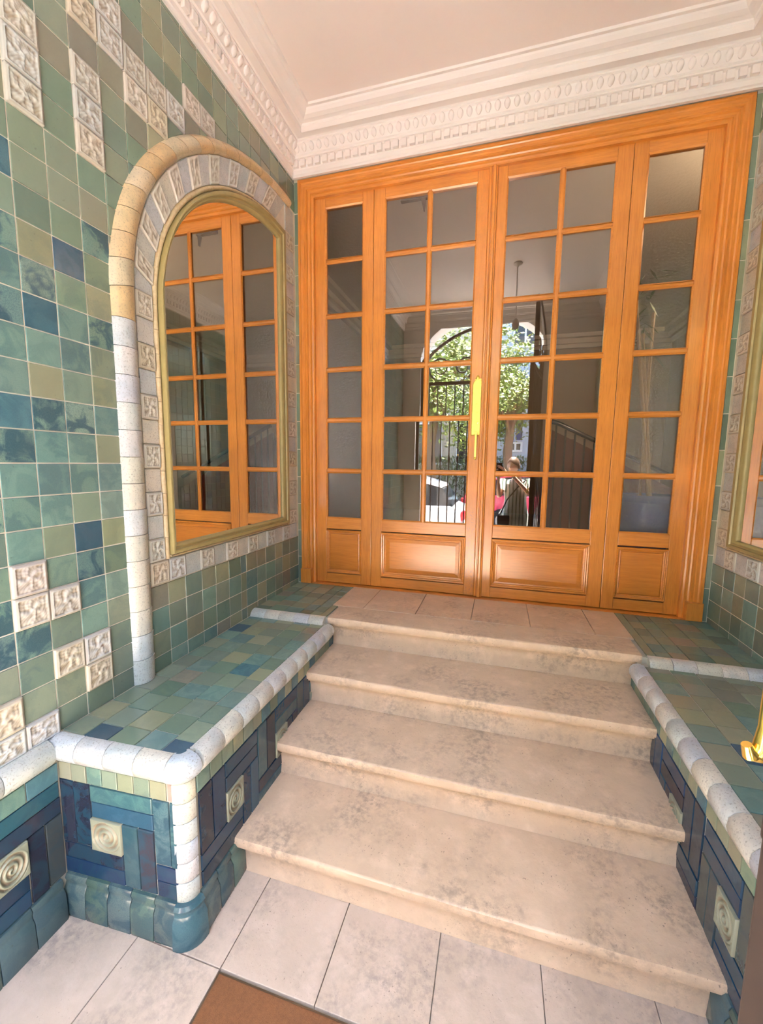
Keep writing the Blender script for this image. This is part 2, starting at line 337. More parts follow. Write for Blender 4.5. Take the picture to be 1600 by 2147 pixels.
class Surf:
    """a tiled plane: pieces given in its (a, b) coordinates become parts of `owner`"""
    def __init__(s, owner, mtx, flip=False): s.o = owner; s.m = mtx; s.flip = flip
    def put(s, name, me, a, b, mat, color, tilt=0.5, dz=0.0):
        if s.flip: a = -a
        t = math.radians(tilt)
        mt = s.m @ Matrix.Translation((a, b, dz)) @ Matrix.Rotation(random.uniform(-t, t), 4, 'X') @ Matrix.Rotation(random.uniform(-t, t), 4, 'Y')
        return link(name, me, mat, s.o, mt, color)
    def tile(s, a0, a1, b0, b1, color, name='glazed_tile', gap=0.0040, t=0.0022, tilt=0.35, bev=0.0014, mat=None):
        w, h = a1 - a0 - gap, b1 - b0 - gap
        if w < 0.004 or h < 0.004: return
        return s.put(name, tile_mesh(w, h, t, bev), (a0 + a1) / 2, (b0 + b1) / 2, mat or M_GLZ, color, tilt, random.uniform(-0.0006, 0.0006))
    def relief(s, a0, a1, b0, b1, color, kind='f', name='relief_tile', gap=0.003):
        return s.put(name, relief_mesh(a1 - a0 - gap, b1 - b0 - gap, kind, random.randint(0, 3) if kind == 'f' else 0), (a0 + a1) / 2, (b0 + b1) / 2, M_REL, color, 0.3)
    def poly(s, pts, name, color, mat, t=0.0045, bev=0.0022):
        if s.flip: pts = [(-p[0], p[1]) for p in pts][::-1]
        c = (sum(p[0] for p in pts) / len(pts), sum(p[1] for p in pts) / len(pts))
        v, f = poly_prism([(p[0] - c[0], p[1] - c[1]) for p in pts], t, bev)
        return link(name, new_mesh(name, v, f), mat, s.o, s.m @ Matrix.Translation((c[0], c[1], 0)), color)
    def relief_quad(s, q, color, name='relief_tile'):
        if s.flip: q = [(-p[0], p[1]) for p in (q[1], q[0], q[3], q[2])]
        c = (sum(p[0] for p in q) / 4, sum(p[1] for p in q) / 4)
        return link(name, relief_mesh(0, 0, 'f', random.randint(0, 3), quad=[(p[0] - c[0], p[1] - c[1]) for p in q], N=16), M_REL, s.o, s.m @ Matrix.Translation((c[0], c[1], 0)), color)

# ================================================================== SETTING: shell
def slab(name, a, b, mat, **pr): return add(name, G().box(a, b), mat, None, kind='structure', **pr)
floor = slab('floor', (-0.25, GY - 0.27, FZ - 0.12), (W + 0.25, 0.0, FZ - 0.012), M_DGROUT, label='pale limestone slab floor of the porch with the coir mat in it')
ceiling = slab('ceiling', (-0.25, GY - 0.27, CZ), (W + 0.25, 0.2, CZ + 0.12), M_CEIL, label='flat pinkish white plaster ceiling inside the moulded cornice')
wall_left = slab('wall_left', (-0.25, GY - 0.27, FZ - 0.12), (0.0, 0.14, CZ), M_GROUT, label='green glazed tile wall on the left with the arched mirror')
wall_right = slab('wall_right', (W, GY - 0.27, FZ - 0.12), (W + 0.25, 0.14, CZ), M_GROUT, label='green glazed tile wall on the right, seen as a narrow strip')
# door wall: masonry strips round the door opening
wb = G(); wb.box((0.0, 0.0, FZ), (0.031, 0.14, CZ)); wb.box((2.482, 0.0, FZ), (W, 0.14, CZ)); wb.box((0.031, 0.0, 2.664), (2.482, 0.14, CZ)); wb.box((0.031, 0.0, FZ), (2.482, 0.14, -0.012)); wb.box((0.031, 0.062, -0.012), (0.12, 0.14, 2.664)); wb.box((2.395, 0.062, -0.012), (2.482, 0.14, 2.664)); wb.box((0.12, 0.062, 2.58), (2.395, 0.14, 2.664))
wall_back = add('wall_back', wb, M_GROUT, None, kind='structure', label='narrow tiled masonry strip around the oak doors')

# ---- curves of the mirror surround, in (y, z) on the left wall
def ell(c, ry, rz, th): return (c[0] + ry * math.cos(th), c[1] + rz * math.sin(th))
EW = ((-0.154, 1.509), 1.148, 0.955); EO = ((-0.19, 1.476), 1.222, 1.035)
EOO = ((-0.27, 1.479), 0.925, 0.808); EI = ((-0.318, 1.515), 0.850, 0.700)
EB = ((-0.27, 1.479), 0.950, 0.832)
YR_W, YR_B, YR_O, YR_I = -0.032, -0.137, -0.165, -0.232
def arch_top(E, y):
    (c, ry, rz) = E; t = max(0.0, 1 - ((y - c[0]) / ry) ** 2); return c[1] + rz * math.sqrt(t)
def mid_curve(th):
    a = ell(*EW, th); b = ell(*EO, th); return ((a[0] + b[0]) / 2, (a[1] + b[1]) / 2)
def inside_mid(y, z):
    if z < 1.49: return y > -1.368
    return ((y + 0.172) / 1.186) ** 2 + ((z - 1.492) / 0.997) ** 2 < 1 or y > -0.17 and z < 2.48
def clip(poly, p, nrm):
    out = []
    for i in range(len(poly)):
        a, b = poly[i], poly[(i + 1) % len(poly)]
        da = (a[0] - p[0]) * nrm[0] + (a[1] - p[1]) * nrm[1]; db = (b[0] - p[0]) * nrm[0] + (b[1] - p[1]) * nrm[1]
        if da >= 0: out.append(a)
        if (da >= 0) != (db >= 0):
            t = da / (da - db); out.append((a[0] + t * (b[0] - a[0]), a[1] + t * (b[1] - a[1])))
    return out
RELIEFS = {(1, -13), (1, -12), (1, -11), (-1, -13), (-1, -12), (-1, -11), (-1, -15), (-2, -16), (-2, -15), (-3, -15), (-3, -14), (-4, -15), (-4, -14),
           (-5, -15), (-6, -16), (-7, -16), (2, 3), (2, 4), (1, 4), (1, 6), (0, 6), (0, 7), (3, 7), (3, 8), (2, 8)}
BLUET = {(-1, -8), (1, -6), (0, -7), (2, -5), (2, -7), (1, -5), (2, -9), (-1, -5), (0, -2), (2, -2), (2, -1), (1, -2), (2, 5), (3, 5), (3, 4), (0, 3), (3, 0), (3, 1), (0, 2)}
TEALT = {(1, -4), (2, -4), (0, -4), (-1, -2), (1, 0), (0, 0), (2, 0), (1, -1), (0, -1), (2, 1), (-1, 1), (0, 5), (0, 4), (-1, 4), (2, -3), (3, -4), (3, -2), (2, 2), (1, 1), (-1, 0), (1, 3), (2, -6), (0, -5)}
def wall_tiles(S, full=True):
    y0, z0 = -1.498, 0.848
    n = 0
    far = []
    for c in range(-15, 6):
        for r in range(-21, 10):
            a1 = y0 - 0.1 * c; a0 = a1 - 0.1; b1 = z0 - 0.1 * r; b0 = b1 - 0.1
            a1 = min(a1, -0.002); b0 = max(b0, BZ - 0.002); b1 = min(b1, 2.70)
            if a1 - a0 < 0.01 or b1 - b0 < 0.01 or a0 < -1.96 - 0.1 * (r < -8): 
                if a0 < -1.96: continue
                if a1 - a0 < 0.01 or b1 - b0 < 0.01: continue
            corners = [(a0, b0), (a1, b0), (a1, b1), (a0, b1)]
            ins = [inside_mid(*p) for p in corners]
            if all(ins): continue
            if not full and a0 < -0.75: continue
            g = 0.0015
            if (c, r) in BLUET: col = (*teal(1)[:3], 0.85) if random.random() < 0.5 else blue(0.6)
            elif (c, r) in TEALT: col = teal(0.42)
            else: col = green(0.30 if -8 < r < 8 and c > -2 else 0.08)
            if any(ins):
                my, mz = (a0 + a1) / 2, (b0 + b1) / 2
                if mz < 1.45: poly = [(a0 + g, b0 + g), (min(a1, -1.365) - g, b0 + g), (min(a1, -1.365) - g, b1 - g), (a0 + g, b1 - g)]
                else:
                    th = math.atan2((mz - 1.492) / 0.997, (my + 0.172) / 1.186); p = mid_curve(th)
                    nr = (math.cos(th) / 1.186, math.sin(th) / 0.997); poly = clip([(a0 + g, b0 + g), (a1 - g, b0 + g), (a1 - g, b1 - g), (a0 + g, b1 - g)], p, nr)
                if len(poly) >= 3:
                    w_ = max(p[0] for p in poly) - min(p[0] for p in poly); h_ = max(p[1] for p in poly) - min(p[1] for p in poly)
                    if w_ > 0.008 and h_ > 0.008: S.poly(poly, 'glazed_tile', col, M_GLZ)
                continue
            if (c, r) in RELIEFS: S.relief(a0, a1, b0, b1, cream())
            else: S.tile(a0, a1, b0, b1, col)
    # below the mirror, its own courses
    cols = [-1.312, -1.21, -1.109, -1.0, -0.9, -0.793, -0.688, -0.637, -0.528, -0.432, -0.321, -0.23, -0.13, -0.002]
    rows = [0.338, 0.237, 0.131, 0.03, BZ - 0.002]
    for i in range(len(cols) - 1):
        for j in range(4):
            if not full and cols[i] < -0.75: continue
            S.tile(cols[i], cols[i + 1], rows[j + 1], rows[j], teal(0.2) if random.random() < 0.25 else green(0.15))
def surround(S, full=True):
    """white band of plain and carved tiles, the round outer edging, beige inner edging"""
    k = 0; z = 0.44
    n = 11; h = (1.509 - 0.44) / n
    if full:
        for i in range(n):                      # left column
            a0, a1, b0, b1 = -1.303, -1.222, 0.44 + i * h, 0.44 + (i + 1) * h
            if i % 2 == 0: S.relief(a0, a1, b0, b1, cream())
            else: S.tile(a0, a1, b0, b1, white(), 'border_tile', mat=M_WHT, t=0.006)
    n = 19 if True else 0; ths = [PI + (PI / 2 - 0.02 - PI) * i / n for i in range(n + 1)]
    for i in range(n):
        q = [ell(*EB, ths[i]), ell(*EW, ths[i]), ell(*EW, ths[i + 1]), ell(*EB, ths[i + 1])]
        g = 0.0016
        q = [(q[0][0] + g * 0.3, q[0][1] + g), (q[1][0] + g, q[1][1] + g), (q[2][0] - g, q[2][1] - g * 0.3), (q[3][0] - g, q[3][1] - g * 0.3)]
        q = [(q[0]), (q[3]), (q[2]), (q[1])]
        if not full and q[0][0] < -0.9: continue
        if i % 2 == 1: S.relief_quad(q, cream())
        else: S.poly(q, 'border_tile', white(), M_WHT, t=0.006)
    # flat run over the top right, then the right column
    yl = ell(*EW, ths[-1])[0]
    S.poly([(yl + 0.002, 2.314), (YR_W, 2.314), (YR_W, 2.462), (yl + 0.002, 2.464)], 'border_tile', white(), M_WHT, t=0.006)
    n = 19; h = (2.31 - 0.44) / n
    for i in range(n):
        if i % 2 == 0: S.relief(YR_B, YR_W, 0.44 + i * h, 0.44 + (i + 1) * h, cream())
        else: S.tile(YR_B, YR_W, 0.44 + i * h, 0.44 + (i + 1) * h, white(), 'border_tile', mat=M_WHT, t=0.006)
    n = 13; w = (YR_W + 1.303) / n
    for i in range(n):
        if not full and -1.303 + i * w < -0.75: continue
        a0 = -1.303 + i * w
        if i in (0, 1) or i % 2 == 1: S.relief(a0, a0 + w, 0.341, 0.44, cream())
        else: S.tile(a0, a0 + w, 0.341, 0.44, white(), 'border_tile', mat=M_WHT, t=0.006)
def half_round(S, pts_in, pts_out, color, h=0.03, name='edging_tile', mat=None, end=0.0012):
    """one piece of rounded edging between two edges given as point lists in (a, b)"""
    K = 8; rr = []
    m = len(pts_in)
    for i in range(m):
        pi_, po = Vector(pts_in[i]), Vector(pts_out[i]); ring = []
        sc = 0.94 if i in (0, m - 1) else 1.0
        for j in range(K + 1):
            t = j / K; q = pi_.lerp(po, t); zz = h * sc * math.sin(PI * t) ** 0.6
            ring.append(((-q.x if S.flip else q.x), q.y, zz if j not in (0, K) else -0.003))
        rr.append(ring)
    g = G(); g.rings(rr, closed=False); nn = K + 1
    g.f.append(tuple(range(nn))); g.f.append(tuple(range((m - 1) * nn, m * nn))[::-1])
    c = Vector(g.v[nn * (m // 2) + K // 2]); c.z = 0
    g.v = [(v[0] - c.x, v[1] - c.y, v[2]) for v in g.v]
    return link(name, g.mesh(name, True), mat or M_WHT, S.o, S.m @ Matrix.Translation(c), color)
def outer_edging(S, full=True):
    n = 15; z0 = BZ; z1 = 1.476; h = (z1 - z0) / n
    if full:
        for i in range(n):
            b0 = z0 + i * h + 0.001; b1 = z0 + (i + 1) * h - 0.001
            c = white() if b1 < 1.40 else tan()
            bi = b1 + 0.033 if i == n - 1 else b1
            half_round(S, [(-1.308, b0), (-1.308, (b0 + bi) / 2), (-1.303, bi)], [(-1.41, b0), (-1.41, (b0 + b1) / 2), (-1.41, b1)], c, 0.036)
    n = 18
    for i in range(n):
        t0 = PI + (PI / 2 - 0.16 - PI) * i / n - 0.0012; t1 = PI + (PI / 2 - 0.16 - PI) * (i + 1) / n + 0.0012
        ts = [t0 + (t1 - t0) * j / 3 for j in range(4)]
        pi_ = [ell(*EW, t) for t in ts]; po = [ell(*EO, t) for t in ts]
        if pi_[-1][0] > -0.01: break
        if not full and pi_[0][0] < -0.9: continue
        half_round(S, pi_, po, tan(), 0.034)
    # inner beige edging
    def strip(pa, pb): half_round(S, pa, pb, (0.5, 0.42, 0.27, 1), 0.014, 'inner_edging', M_BEIGE)
    n = 11
    if full:
        for i in range(n):
            b0 = 0.44 + i * (1.479 - 0.44) / n + 0.0008; b1 = 0.44 + (i + 1) * (1.479 - 0.44) / n - 0.0008
            strip([(-1.195, b0), (-1.195, b1)], [(-1.221, b0), (-1.221, b1)])
    n = 17
    for i in range(n):
        t0 = PI - (PI / 2 + 0.02) * i / n; t1 = PI - (PI / 2 + 0.02) * (i + 1) / n + 0.001
        if not full and ell(*EOO, t0)[0] < -0.9: continue
        strip([ell(*EOO, t0), ell(*EOO, (t0 + t1) / 2), ell(*EOO, t1)], [ell(*EB, t0), ell(*EB, (t0 + t1) / 2), ell(*EB, t1)])
    n = 18
    for i in range(n):
        b0 = 0.44 + i * 1.855 / n + 0.0008; b1 = 0.44 + (i + 1) * 1.855 / n - 0.0008
        strip([(YR_O, b0), (YR_O, b1)], [(YR_B - 0.001, b0), (YR_B - 0.001, b1)])
    n = 10
    for i in range(n):
        a0 = -1.195 + i * (1.195 + YR_O) / n; a1 = a0 + (1.195 + YR_O) / n - 0.001
        if not full and a0 < -0.75: continue
        strip([(a0, 0.457), (a1, 0.457)], [(a0, 0.441), (a1, 0.441)])
def mirror_thing(mtx, flip, label):
    root = empty('wall_mirror', mtx.translation, label=label, category='mirror', group='mirrors set in the tiled side walls')
    def outline(E, yl, yr, zb, n=28):
        p = [(yl, zb), (yl, E[0][1])]
        t1 = math.acos((yr - E[0][0]) / E[1])
        for i in range(1, n + 1): p.append(ell(*E, PI + (t1 - PI) * i / n))
        p.append((yr, zb)); return p
    o = outline(EOO, -1.195, YR_O, 0.457); i_ = outline(EI, -1.168, YR_I + 0.0, 0.502)
    sg = -1 if flip else 1
    def lerp(t): return [(a[0] + (b[0] - a[0]) * t, a[1] + (b[1] - a[1]) * t) for a, b in zip(o, i_)]
    prof = [(0.0, -0.002), (0.0, 0.020), (0.08, 0.028), (0.25, 0.030), (0.40, 0.028), (0.46, 0.021), (0.62, 0.020), (0.74, 0.024), (0.9, 0.020), (1.0, 0.010), (1.0, 0.003)]
    g = G(); g.rings([[(sg * p[0], p[1], z) for p in lerp(t)] for t, z in prof])
    fr = link('frame', g.mesh('frame', True), M_OLIVE, None, mtx); fr.parent = root; fr.matrix_parent_inverse = root.matrix_basis.inverted() if False else Matrix.Translation(-mtx.translation)
    g = G(); pp = lerp(0.93); n = len(pp)
    g.add([(sg * p[0], p[1], 0.006) for p in pp] + [(sg * p[0], p[1], 0.001) for p in pp], [tuple(range(n)), tuple(range(n, 2 * n))[::-1]] + [(i, (i + 1) % n, (i + 1) % n + n, i + n) for i in range(n)])
    gl = link('mirror_glass', g.mesh('mirror_glass'), M_MIRROR, None, mtx); gl.parent = root; gl.matrix_parent_inverse = Matrix.Translation(-mtx.translation)
    return root
ML = plane((0, 0, 0), (0, 1, 0), (0, 0, 1)); MR = plane((W, 0, 0), (0, -1, 0), (0, 0, 1))
SL = Surf(wall_left, ML); SR = Surf(wall_right, MR, flip=True)
wall_tiles(SL); surround(SL); outer_edging(SL)
wall_tiles(SR, False); surround(SR, False); outer_edging(SR, False)
mirror_thing(ML, False, 'arched mirror in an olive gold frame on the left tiled wall, reflecting the oak doors')
mirror_thing(MR, True, 'mirror with olive gold frame on the right tiled wall, cut by the right photo edge')
# narrow tiled strips either side of the door frame
SB = Surf(wall_back, plane((0, 0, 0), (1, 0, 0), (0, 0, 1)))
for x0, x1 in ((0.001, 0.028), (2.486, W - 0.001)):
    for i in range(14): SB.tile(x0, x1, 0.0 + i * 0.19, 0.19 + i * 0.19, green(0.1), 'narrow_tile')

# ================================================================== benches (dado blocks)
def module(S, U, z0=-0.182, zb=-0.522, lim=None, zlift=0.0):
    """blue bricks laid basket fashion round a spiral tile; U: six breaks"""
    s = (z0 - zb) / 6; Z = [z0 - i * s for i in range(7)]
    def br(a0, a1, b0, b1):
        if lim: a0, a1 = max(a0, lim[0]), min(a1, lim[1])
        if a1 - a0 < 0.012: return
        S.tile(a0, a1, b0, b1, brick_c(), 'brick', t=0.006, tilt=0.7, bev=0.003)
    br(U[0], U[1], Z[4], Z[0]); br(U[1], U[2], Z[4], Z[0])
    br(U[2], U[5], Z[1], Z[0]); br(U[2], U[5], Z[2], Z[1])
    if not lim or (U[2] >= lim[0] and U[3] <= lim[1]): S.relief(U[2], U[3], Z[4], Z[2], (0.25, 0.27, 0.20, 1), 's', 'spiral_tile')
    br(U[3], U[4], Z[6], Z[2]); br(U[4], U[5], Z[6], Z[2])
    br(U[0], U[3], Z[5], Z[4]); br(U[0], U[3], Z[6], Z[5])
def band(S, a0, a1, p=0.062, z1=-0.118, z0=-0.182):
    n = max(1, round((a1 - a0) / p)); w = (a1 - a0) / n
    for i in range(n): S.tile(a0 + i * w, a0 + (i + 1) * w, z0, z1, random.choice([teal(0.4), green(0.2), green(0.2), blue(0.4)]), 'band_tile', t=0.005)
def profile_run(S, prof, a0, a1, name, colf, pitch=0.1, mat=None, m0=0.0, m1=0.0, gap=0.002):
    """pieces of a moulded course; prof = [(b, outward)], mitre slopes m0/m1 (shift of ends with outward)"""
    n = max(1, round(abs(a1 - a0) / pitch)); w = (a1 - a0) / n
    for i in range(n):
        c = a0 + (i + 0.5) * w
        s0 = a0 + i * w + gap / 2; s1 = a0 + (i + 1) * w - gap / 2
        e0 = m0 if i == 0 else 0.0; e1 = m1 if i == n - 1 else 0.0
        k_ = 0.0018
        def ring(a, e, ins):
            return [((-(a + e * o - c) if S.flip else (a + e * o - c)), b, o - ins if j not in (0, len(prof) - 1) else o) for j, (b, o) in enumerate(prof)]
        g = G(); g.rings([ring(s0, e0, k_), ring(s0 + 0.003, e0, 0), ring(s1 - 0.003, e1, 0), ring(s1, e1, k_)], closed=False)
        nn = len(prof); g.f.append(tuple(range(nn))); g.f.append(tuple(range(3 * nn, 4 * nn))[::-1])
        link(name, g.mesh(name, True), mat or M_GLZ, S.o, S.m @ Matrix.Translation(((-c if S.flip else c), 0, 0)), colf())
BASE = [(-0.524, -0.004), (-0.526, 0.010), (-0.538, 0.016), (-0.552, 0.012), (-0.560, 0.014), (-0.575, 0.022), (-0.66, 0.026), (FZ, 0.024), (FZ, -0.004)]
CAP = [(BZ - 0.004, -0.022), (BZ + 0.001, -0.018), (BZ + 0.003, 0.0), (BZ - 0.004, 0.018), (BZ - 0.020, 0.031), (BZ - 0.042, 0.034), (BZ - 0.062, 0.028), (BZ - 0.078, 0.012), (BZ - 0.082, -0.004)]
def base_c(): return (*jit(random.choice([(0.085, 0.130, 0.128), (0.065, 0.110, 0.120), (0.078, 0.130, 0.112)]), 0.1), random.uniform(0.2, 0.7))
def bench(flip, label):
    X = (lambda x: W - x) if flip else (lambda x: x)
    dx = -0.018 if flip else 0.0                # the right block is a little wider
    root = empty('tiled_bench', (X(0.24), -1.2, FZ), label=label, category='bench', group='tiled benches beside the steps')
    bx = 0.487 - dx
    g = G(); pts = [(0.0, -1.717), (bx - 0.045, -1.694), (bx - 0.013, -1.68), (bx, -1.648), (bx, -0.53), (0.0, -0.53)]
    g.prism([(X(p[0]), p[1]) for p in pts], lambda u, v, w: (u, v, w), FZ, BZ - 0.004)
    core = add('core', g, M_DGROUT, root)
    def own(m): pass
    side = Surf(root, plane((X(bx), 0, 0), (0, -1 if flip else 1, 0), (0, 0, 1)), flip)
    ang = math.radians(3.1)
    if flip: frm = Surf(root, plane((W, -1.717, 0), (math.cos(ang), -math.sin(ang), 0), (0, 0, 1)), True)
    else: frm = Surf(root, plane((0, -1.717, 0), (math.cos(ang), math.sin(ang), 0), (0, 0, 1)))
    top = Surf(root, plane((X(0), 0, BZ - 0.004), (1, 0, 0), (0, 1, 0)), flip)
    fl = bx - 0.032                             # length of the front face
    # front
    band(frm, 0.003, fl - 0.03)
    frm.tile(fl - 0.03, fl, -0.182, -0.118, (0.36, 0.24, 0.20, 0.2), 'band_tile')
    module(frm, [0.003, 0.067, 0.133, 0.250, 0.311, 0.372], lim=(0, fl)); module(frm, [0.372, 0.432, fl, 9, 9, 9], lim=(0.372, fl))
    frm.tile(0.375, fl, -0.465, -0.409, (0.02, 0.025, 0.07, 0.5), 'brick', t=0.006) if False else None
    # side
    band(side, -1.645, -0.532)
    for u0 in (-1.640, -1.309, -0.978, -0.647) if not flip else (-1.612, -1.275, -0.940, -0.605):
        U = [u0 + q for q in (0.0, 0.064, 0.131, 0.226, 0.279, 0.331)]
        module(side, U, lim=(-1.643, -0.532))
    # top tiles
    xs = [0.002, 0.092, 0.188, 0.292, 0.39, 0.468 - dx]; ys = [-1.690, -1.610, -1.512, -1.415, -1.318, -1.222, -1.126, -1.028, -0.928, -0.830, -0.735, -0.655, -0.612]
    for i in range(len(xs) - 1):
        for j in range(len(ys) - 1):
            o_ = 0.012 * ((i * 7 + 3) % 5 - 2) * 0.5
            c = blue(0.3) if (i, j) in ((1, 0), (4, 0), (3, 5), (0, 9)) else (teal(0.25) if random.random() < 0.22 else green(0.12))
            y0_ = ys[j] + (o_ if j else 0); y1_ = ys[j + 1] + (o_ if j < len(ys) - 2 else 0)
            top.tile(xs[i], xs[i + 1], y0_, y1_, c, 'top_tile', t=0.004, tilt=0.35)
    # white cap, base course and rounded corner post
    profile_run(frm, CAP, 0.0, fl - 0.012, 'cap_tile', white, 0.1, M_WHT)
    profile_run(side, CAP, -1.640, -0.605, 'cap_tile', white, 0.1, M_WHT)
    g = G().lathe([(0.001, -0.036)] + [(0.036 * math.cos(a), 0.036 * math.sin(a)) for a in [-1.2, -0.8, -0.4, 0, 0.4, 0.8, 1.2]] + [(0.001, 0.036)], (X(bx + 0.000), -0.600, BZ - 0.036), 20); o = add('end_cap', g, M_WHT, root, True); o.color = white()
    profile_run(frm, BASE, 0.01, fl, 'base_tile', base_c, 0.085)
    profile_run(side, BASE, -1.648, -1.43, 'base_tile', base_c, 0.085)
    cx, cy = bx - 0.040, -1.654                  # centre of the rounded corner
    def corner(prof, name, color, mat):
        rr = []
        for (z, r) in prof:
            ring = []
            for j in range(9):
                a = -PI / 2 - 0.02 + (PI / 2 + 0.05) * j / 8; ring.append((X(cx + r * math.cos(a)), cy + r * math.sin(a), z))
            ring.append((X(cx - 0.025), cy + 0.025, min(z, BZ - 0.007))); rr.append(ring)
        g = G(); g.rings(rr); n_ = len(rr[0]); g.f.append(tuple(range(n_))); g.f.append(tuple(range(len(g.v) - n_, len(g.v)))[::-1])
        return add(name, g, mat, root, True)
    R0 = 0.046
    zt, zb = -0.117, -0.526; n = 6
    for i in range(n):
        a, b = zt + (zb - zt) * i / n - 0.001, zt + (zb - zt) * (i + 1) / n + 0.001
        o = corner([(a, R0 - 0.002), (a - 0.003, R0), (b + 0.003, R0), (b, R0 - 0.002)], 'post_tile', None, M_WHT)
        o.color = (0.70, 0.66, 0.50, 1) if i == 0 else white()
    capp = [(z, R0 - 0.006 + o_) for z, o_ in CAP]; o = corner(capp[::1], 'corner_cap', None, M_WHT); o.color = white()
    bp = [(z, R0 + o_ + 0.002) for z, o_ in BASE]; o = corner(bp, 'corner_base', None, M_GLZ); o.color = (0.05, 0.12, 0.145, 0.5)
    # all parts were placed in world space: hang them on the root
    off = Matrix.Translation(-Vector(root.location))
    for ch in [c for c in root.children]: ch.matrix_parent_inverse = off
    return root
bench(False, 'green tiled bench block with white cap at the left of the steps')
bench(True, 'green tiled bench block at the right of the steps')
# dado of the left wall in front of the bench
g = G().box((0.0, -2.62, FZ), (0.016, -1.722, -0.05)); g_ = add('dado_backing', g, M_DGROUT, wall_left)
SD = Surf(wall_left, plane((0.016, 0, 0), (0, 1, 0), (0, 0, 1)))
band(SD, -2.30, -1.726, 0.10)
module(SD, [-2.045, -1.985, -1.925, -1.832, -1.780, -1.727]); module(SD, [-2.375, -2.315, -2.255, -2.16, -2.107, -2.045])
profile_run(SD, CAP, -2.32, -1.745, 'cap_tile', white, 0.13, M_WHT); profile_run(SD, BASE, -2.32, -1.745, 'base_tile', base_c, 0.095)
g = G().box((W - 0.016, -2.62, FZ), (W, -1.722, -0.05)); add('dado_backing', g, M_DGROUT, wall_right)
# plain tiling of the walls behind the photograph's view: one joined surface each
def far_tiles(x, sgn, owner):
    v, f, tc = [], [], []
    for c in range(12):
        for r in range(28):
            a1 = -1.998 - 0.1 * c + (0.0 if sgn > 0 else 0.0); a0 = a1 - 0.098; b1 = 2.648 - 0.1 * r; b0 = b1 - 0.098
            if a0 < GY: continue
            n = len(v); X0, X1 = x, x + sgn * 0.0045
            v += [(X0, a0, b0), (X0, a1, b0), (X0, a1, b1), (X0, a0, b1), (X1, a0 + .002, b0 + .002), (X1, a1 - .002, b0 + .002), (X1, a1 - .002, b1 - .002), (X1, a0 + .002, b1 - .002)]
            fs = [(4, 5, 6, 7), (0, 1, 5, 4), (1, 2, 6, 5), (2, 3, 7, 6), (3, 0, 4, 7)]
            col = green(0.2) if random.random() < 0.75 else teal(0.6)
            for q in fs: f.append(tuple(n + i for i in (q if sgn > 0 else q[::-1]))); tc.append((col, len(q)))
    me = new_mesh('tiling', v, f); at = me.color_attributes.new('tint', 'FLOAT_COLOR', 'CORNER')
    fl = []
    for col, n in tc: fl += list(col) * n
    at.data.foreach_set('color', fl); o = link('tiling', me, M_GLZA, owner, kind='stuff'); return o
far_tiles(0.0, 1, wall_left); far_tiles(W, -1, wall_right)
v = []
def far_tiles_r():
    vv, f, tc = [], [], []
    for c in range(13):
        for r in range(28):
            a1 = -0.76 - 0.1 * c; a0 = a1 - 0.098; b1 = 2.648 - 0.1 * r; b0 = b1 - 0.098
            if inside_mid(a0, b0) or inside_mid(a1, b1) or b0 < BZ: continue
            n = len(vv); X0, X1 = W, W - 0.0045
            vv += [(X0, a0, b0), (X0, a1, b0), (X0, a1, b1), (X0, a0, b1), (X1, a0 + .002, b0 + .002), (X1, a1 - .002, b0 + .002), (X1, a1 - .002, b1 - .002), (X1, a0 + .002, b1 - .002)]
            col = green(0.2)
            for q in [(7, 6, 5, 4), (4, 5, 1, 0), (5, 6, 2, 1), (6, 7, 3, 2), (7, 4, 0, 3)]: f.append(tuple(n + i for i in q)); tc.append(col)
    me = new_mesh('tiling', vv, f); at = me.color_attributes.new('tint', 'FLOAT_COLOR', 'CORNER'); fl = []
    for col in tc: fl += list(col) * 4
    at.data.foreach_set('color', fl); link('tiling', me, M_GLZA, wall_right, kind='stuff')
far_tiles_r()

# ================================================================== steps
stairs = empty('stone_staircase', (1.245, -1.45, FZ), label='four worn limestone steps rising between the tiled benches to the oak doors', category='stairs')
D = [0.575, 0.878, 1.176, 1.473]
SX0, SX1 = 0.489, 2.001
def put_child(o, root): o.parent = root; o.matrix_parent_inverse = Matrix.Translation(-Vector(root.location)); return o
for i, d in enumerate(D):
    z = -i * STEP; zb = z - STEP; N = 0.043
    back = -(D[i - 1] - 0.06) if i else -0.385
    pr = [(back, z), (-d + 0.009, z), (-d + 0.003, z - 0.002), (-d, z - 0.008), (-d - 0.0005, z - 0.026), (-d + 0.002, z - N + 0.006), (-d + 0.016, z - N + 0.004), (-d + 0.018, z - N - 0.010),
          (-d + 0.028, z - N - 0.013), (-d + 0.036, z - N - 0.022), (-d + 0.042, z - N - 0.045), (-d + 0.045, z - N - 0.085), (-d + 0.040, zb + 0.012), (-d + 0.038, zb + 0.001), (back, zb + 0.001)]
    x0, x1 = (SX0, SX1 + 0.004) if i else (0.474, 2.030)
    xs = [x0 + (x1 - x0) * j / 60 for j in range(61)]; rr = []
    for x in xs:
        ring = []
        for j, (y, zz) in enumerate(pr):
            wob = mnoise.noise(Vector((x * 9, i * 7.0, j * 0.25))) * 0.0010 + mnoise.noise(Vector((x * 37, i * 3.0, j))) * 0.0006
            wear = -0.004 * math.exp(-((x - 1.25) / 0.45) ** 2) if j in (1, 2) else 0
            ring.append((x, y + (wob if 1 < j < 13 else 0), zz + (wob * 0.5 if 0 < j < 5 else 0) + wear))
        rr.append(ring)
    g = G(); g.rings(rr); n = len(pr); g.f.append(tuple(range(n))[::-1]); g.f.append(tuple(range(60 * n, 61 * n)))
    put_child(add('step', g, M_STEP, None, True), stairs)
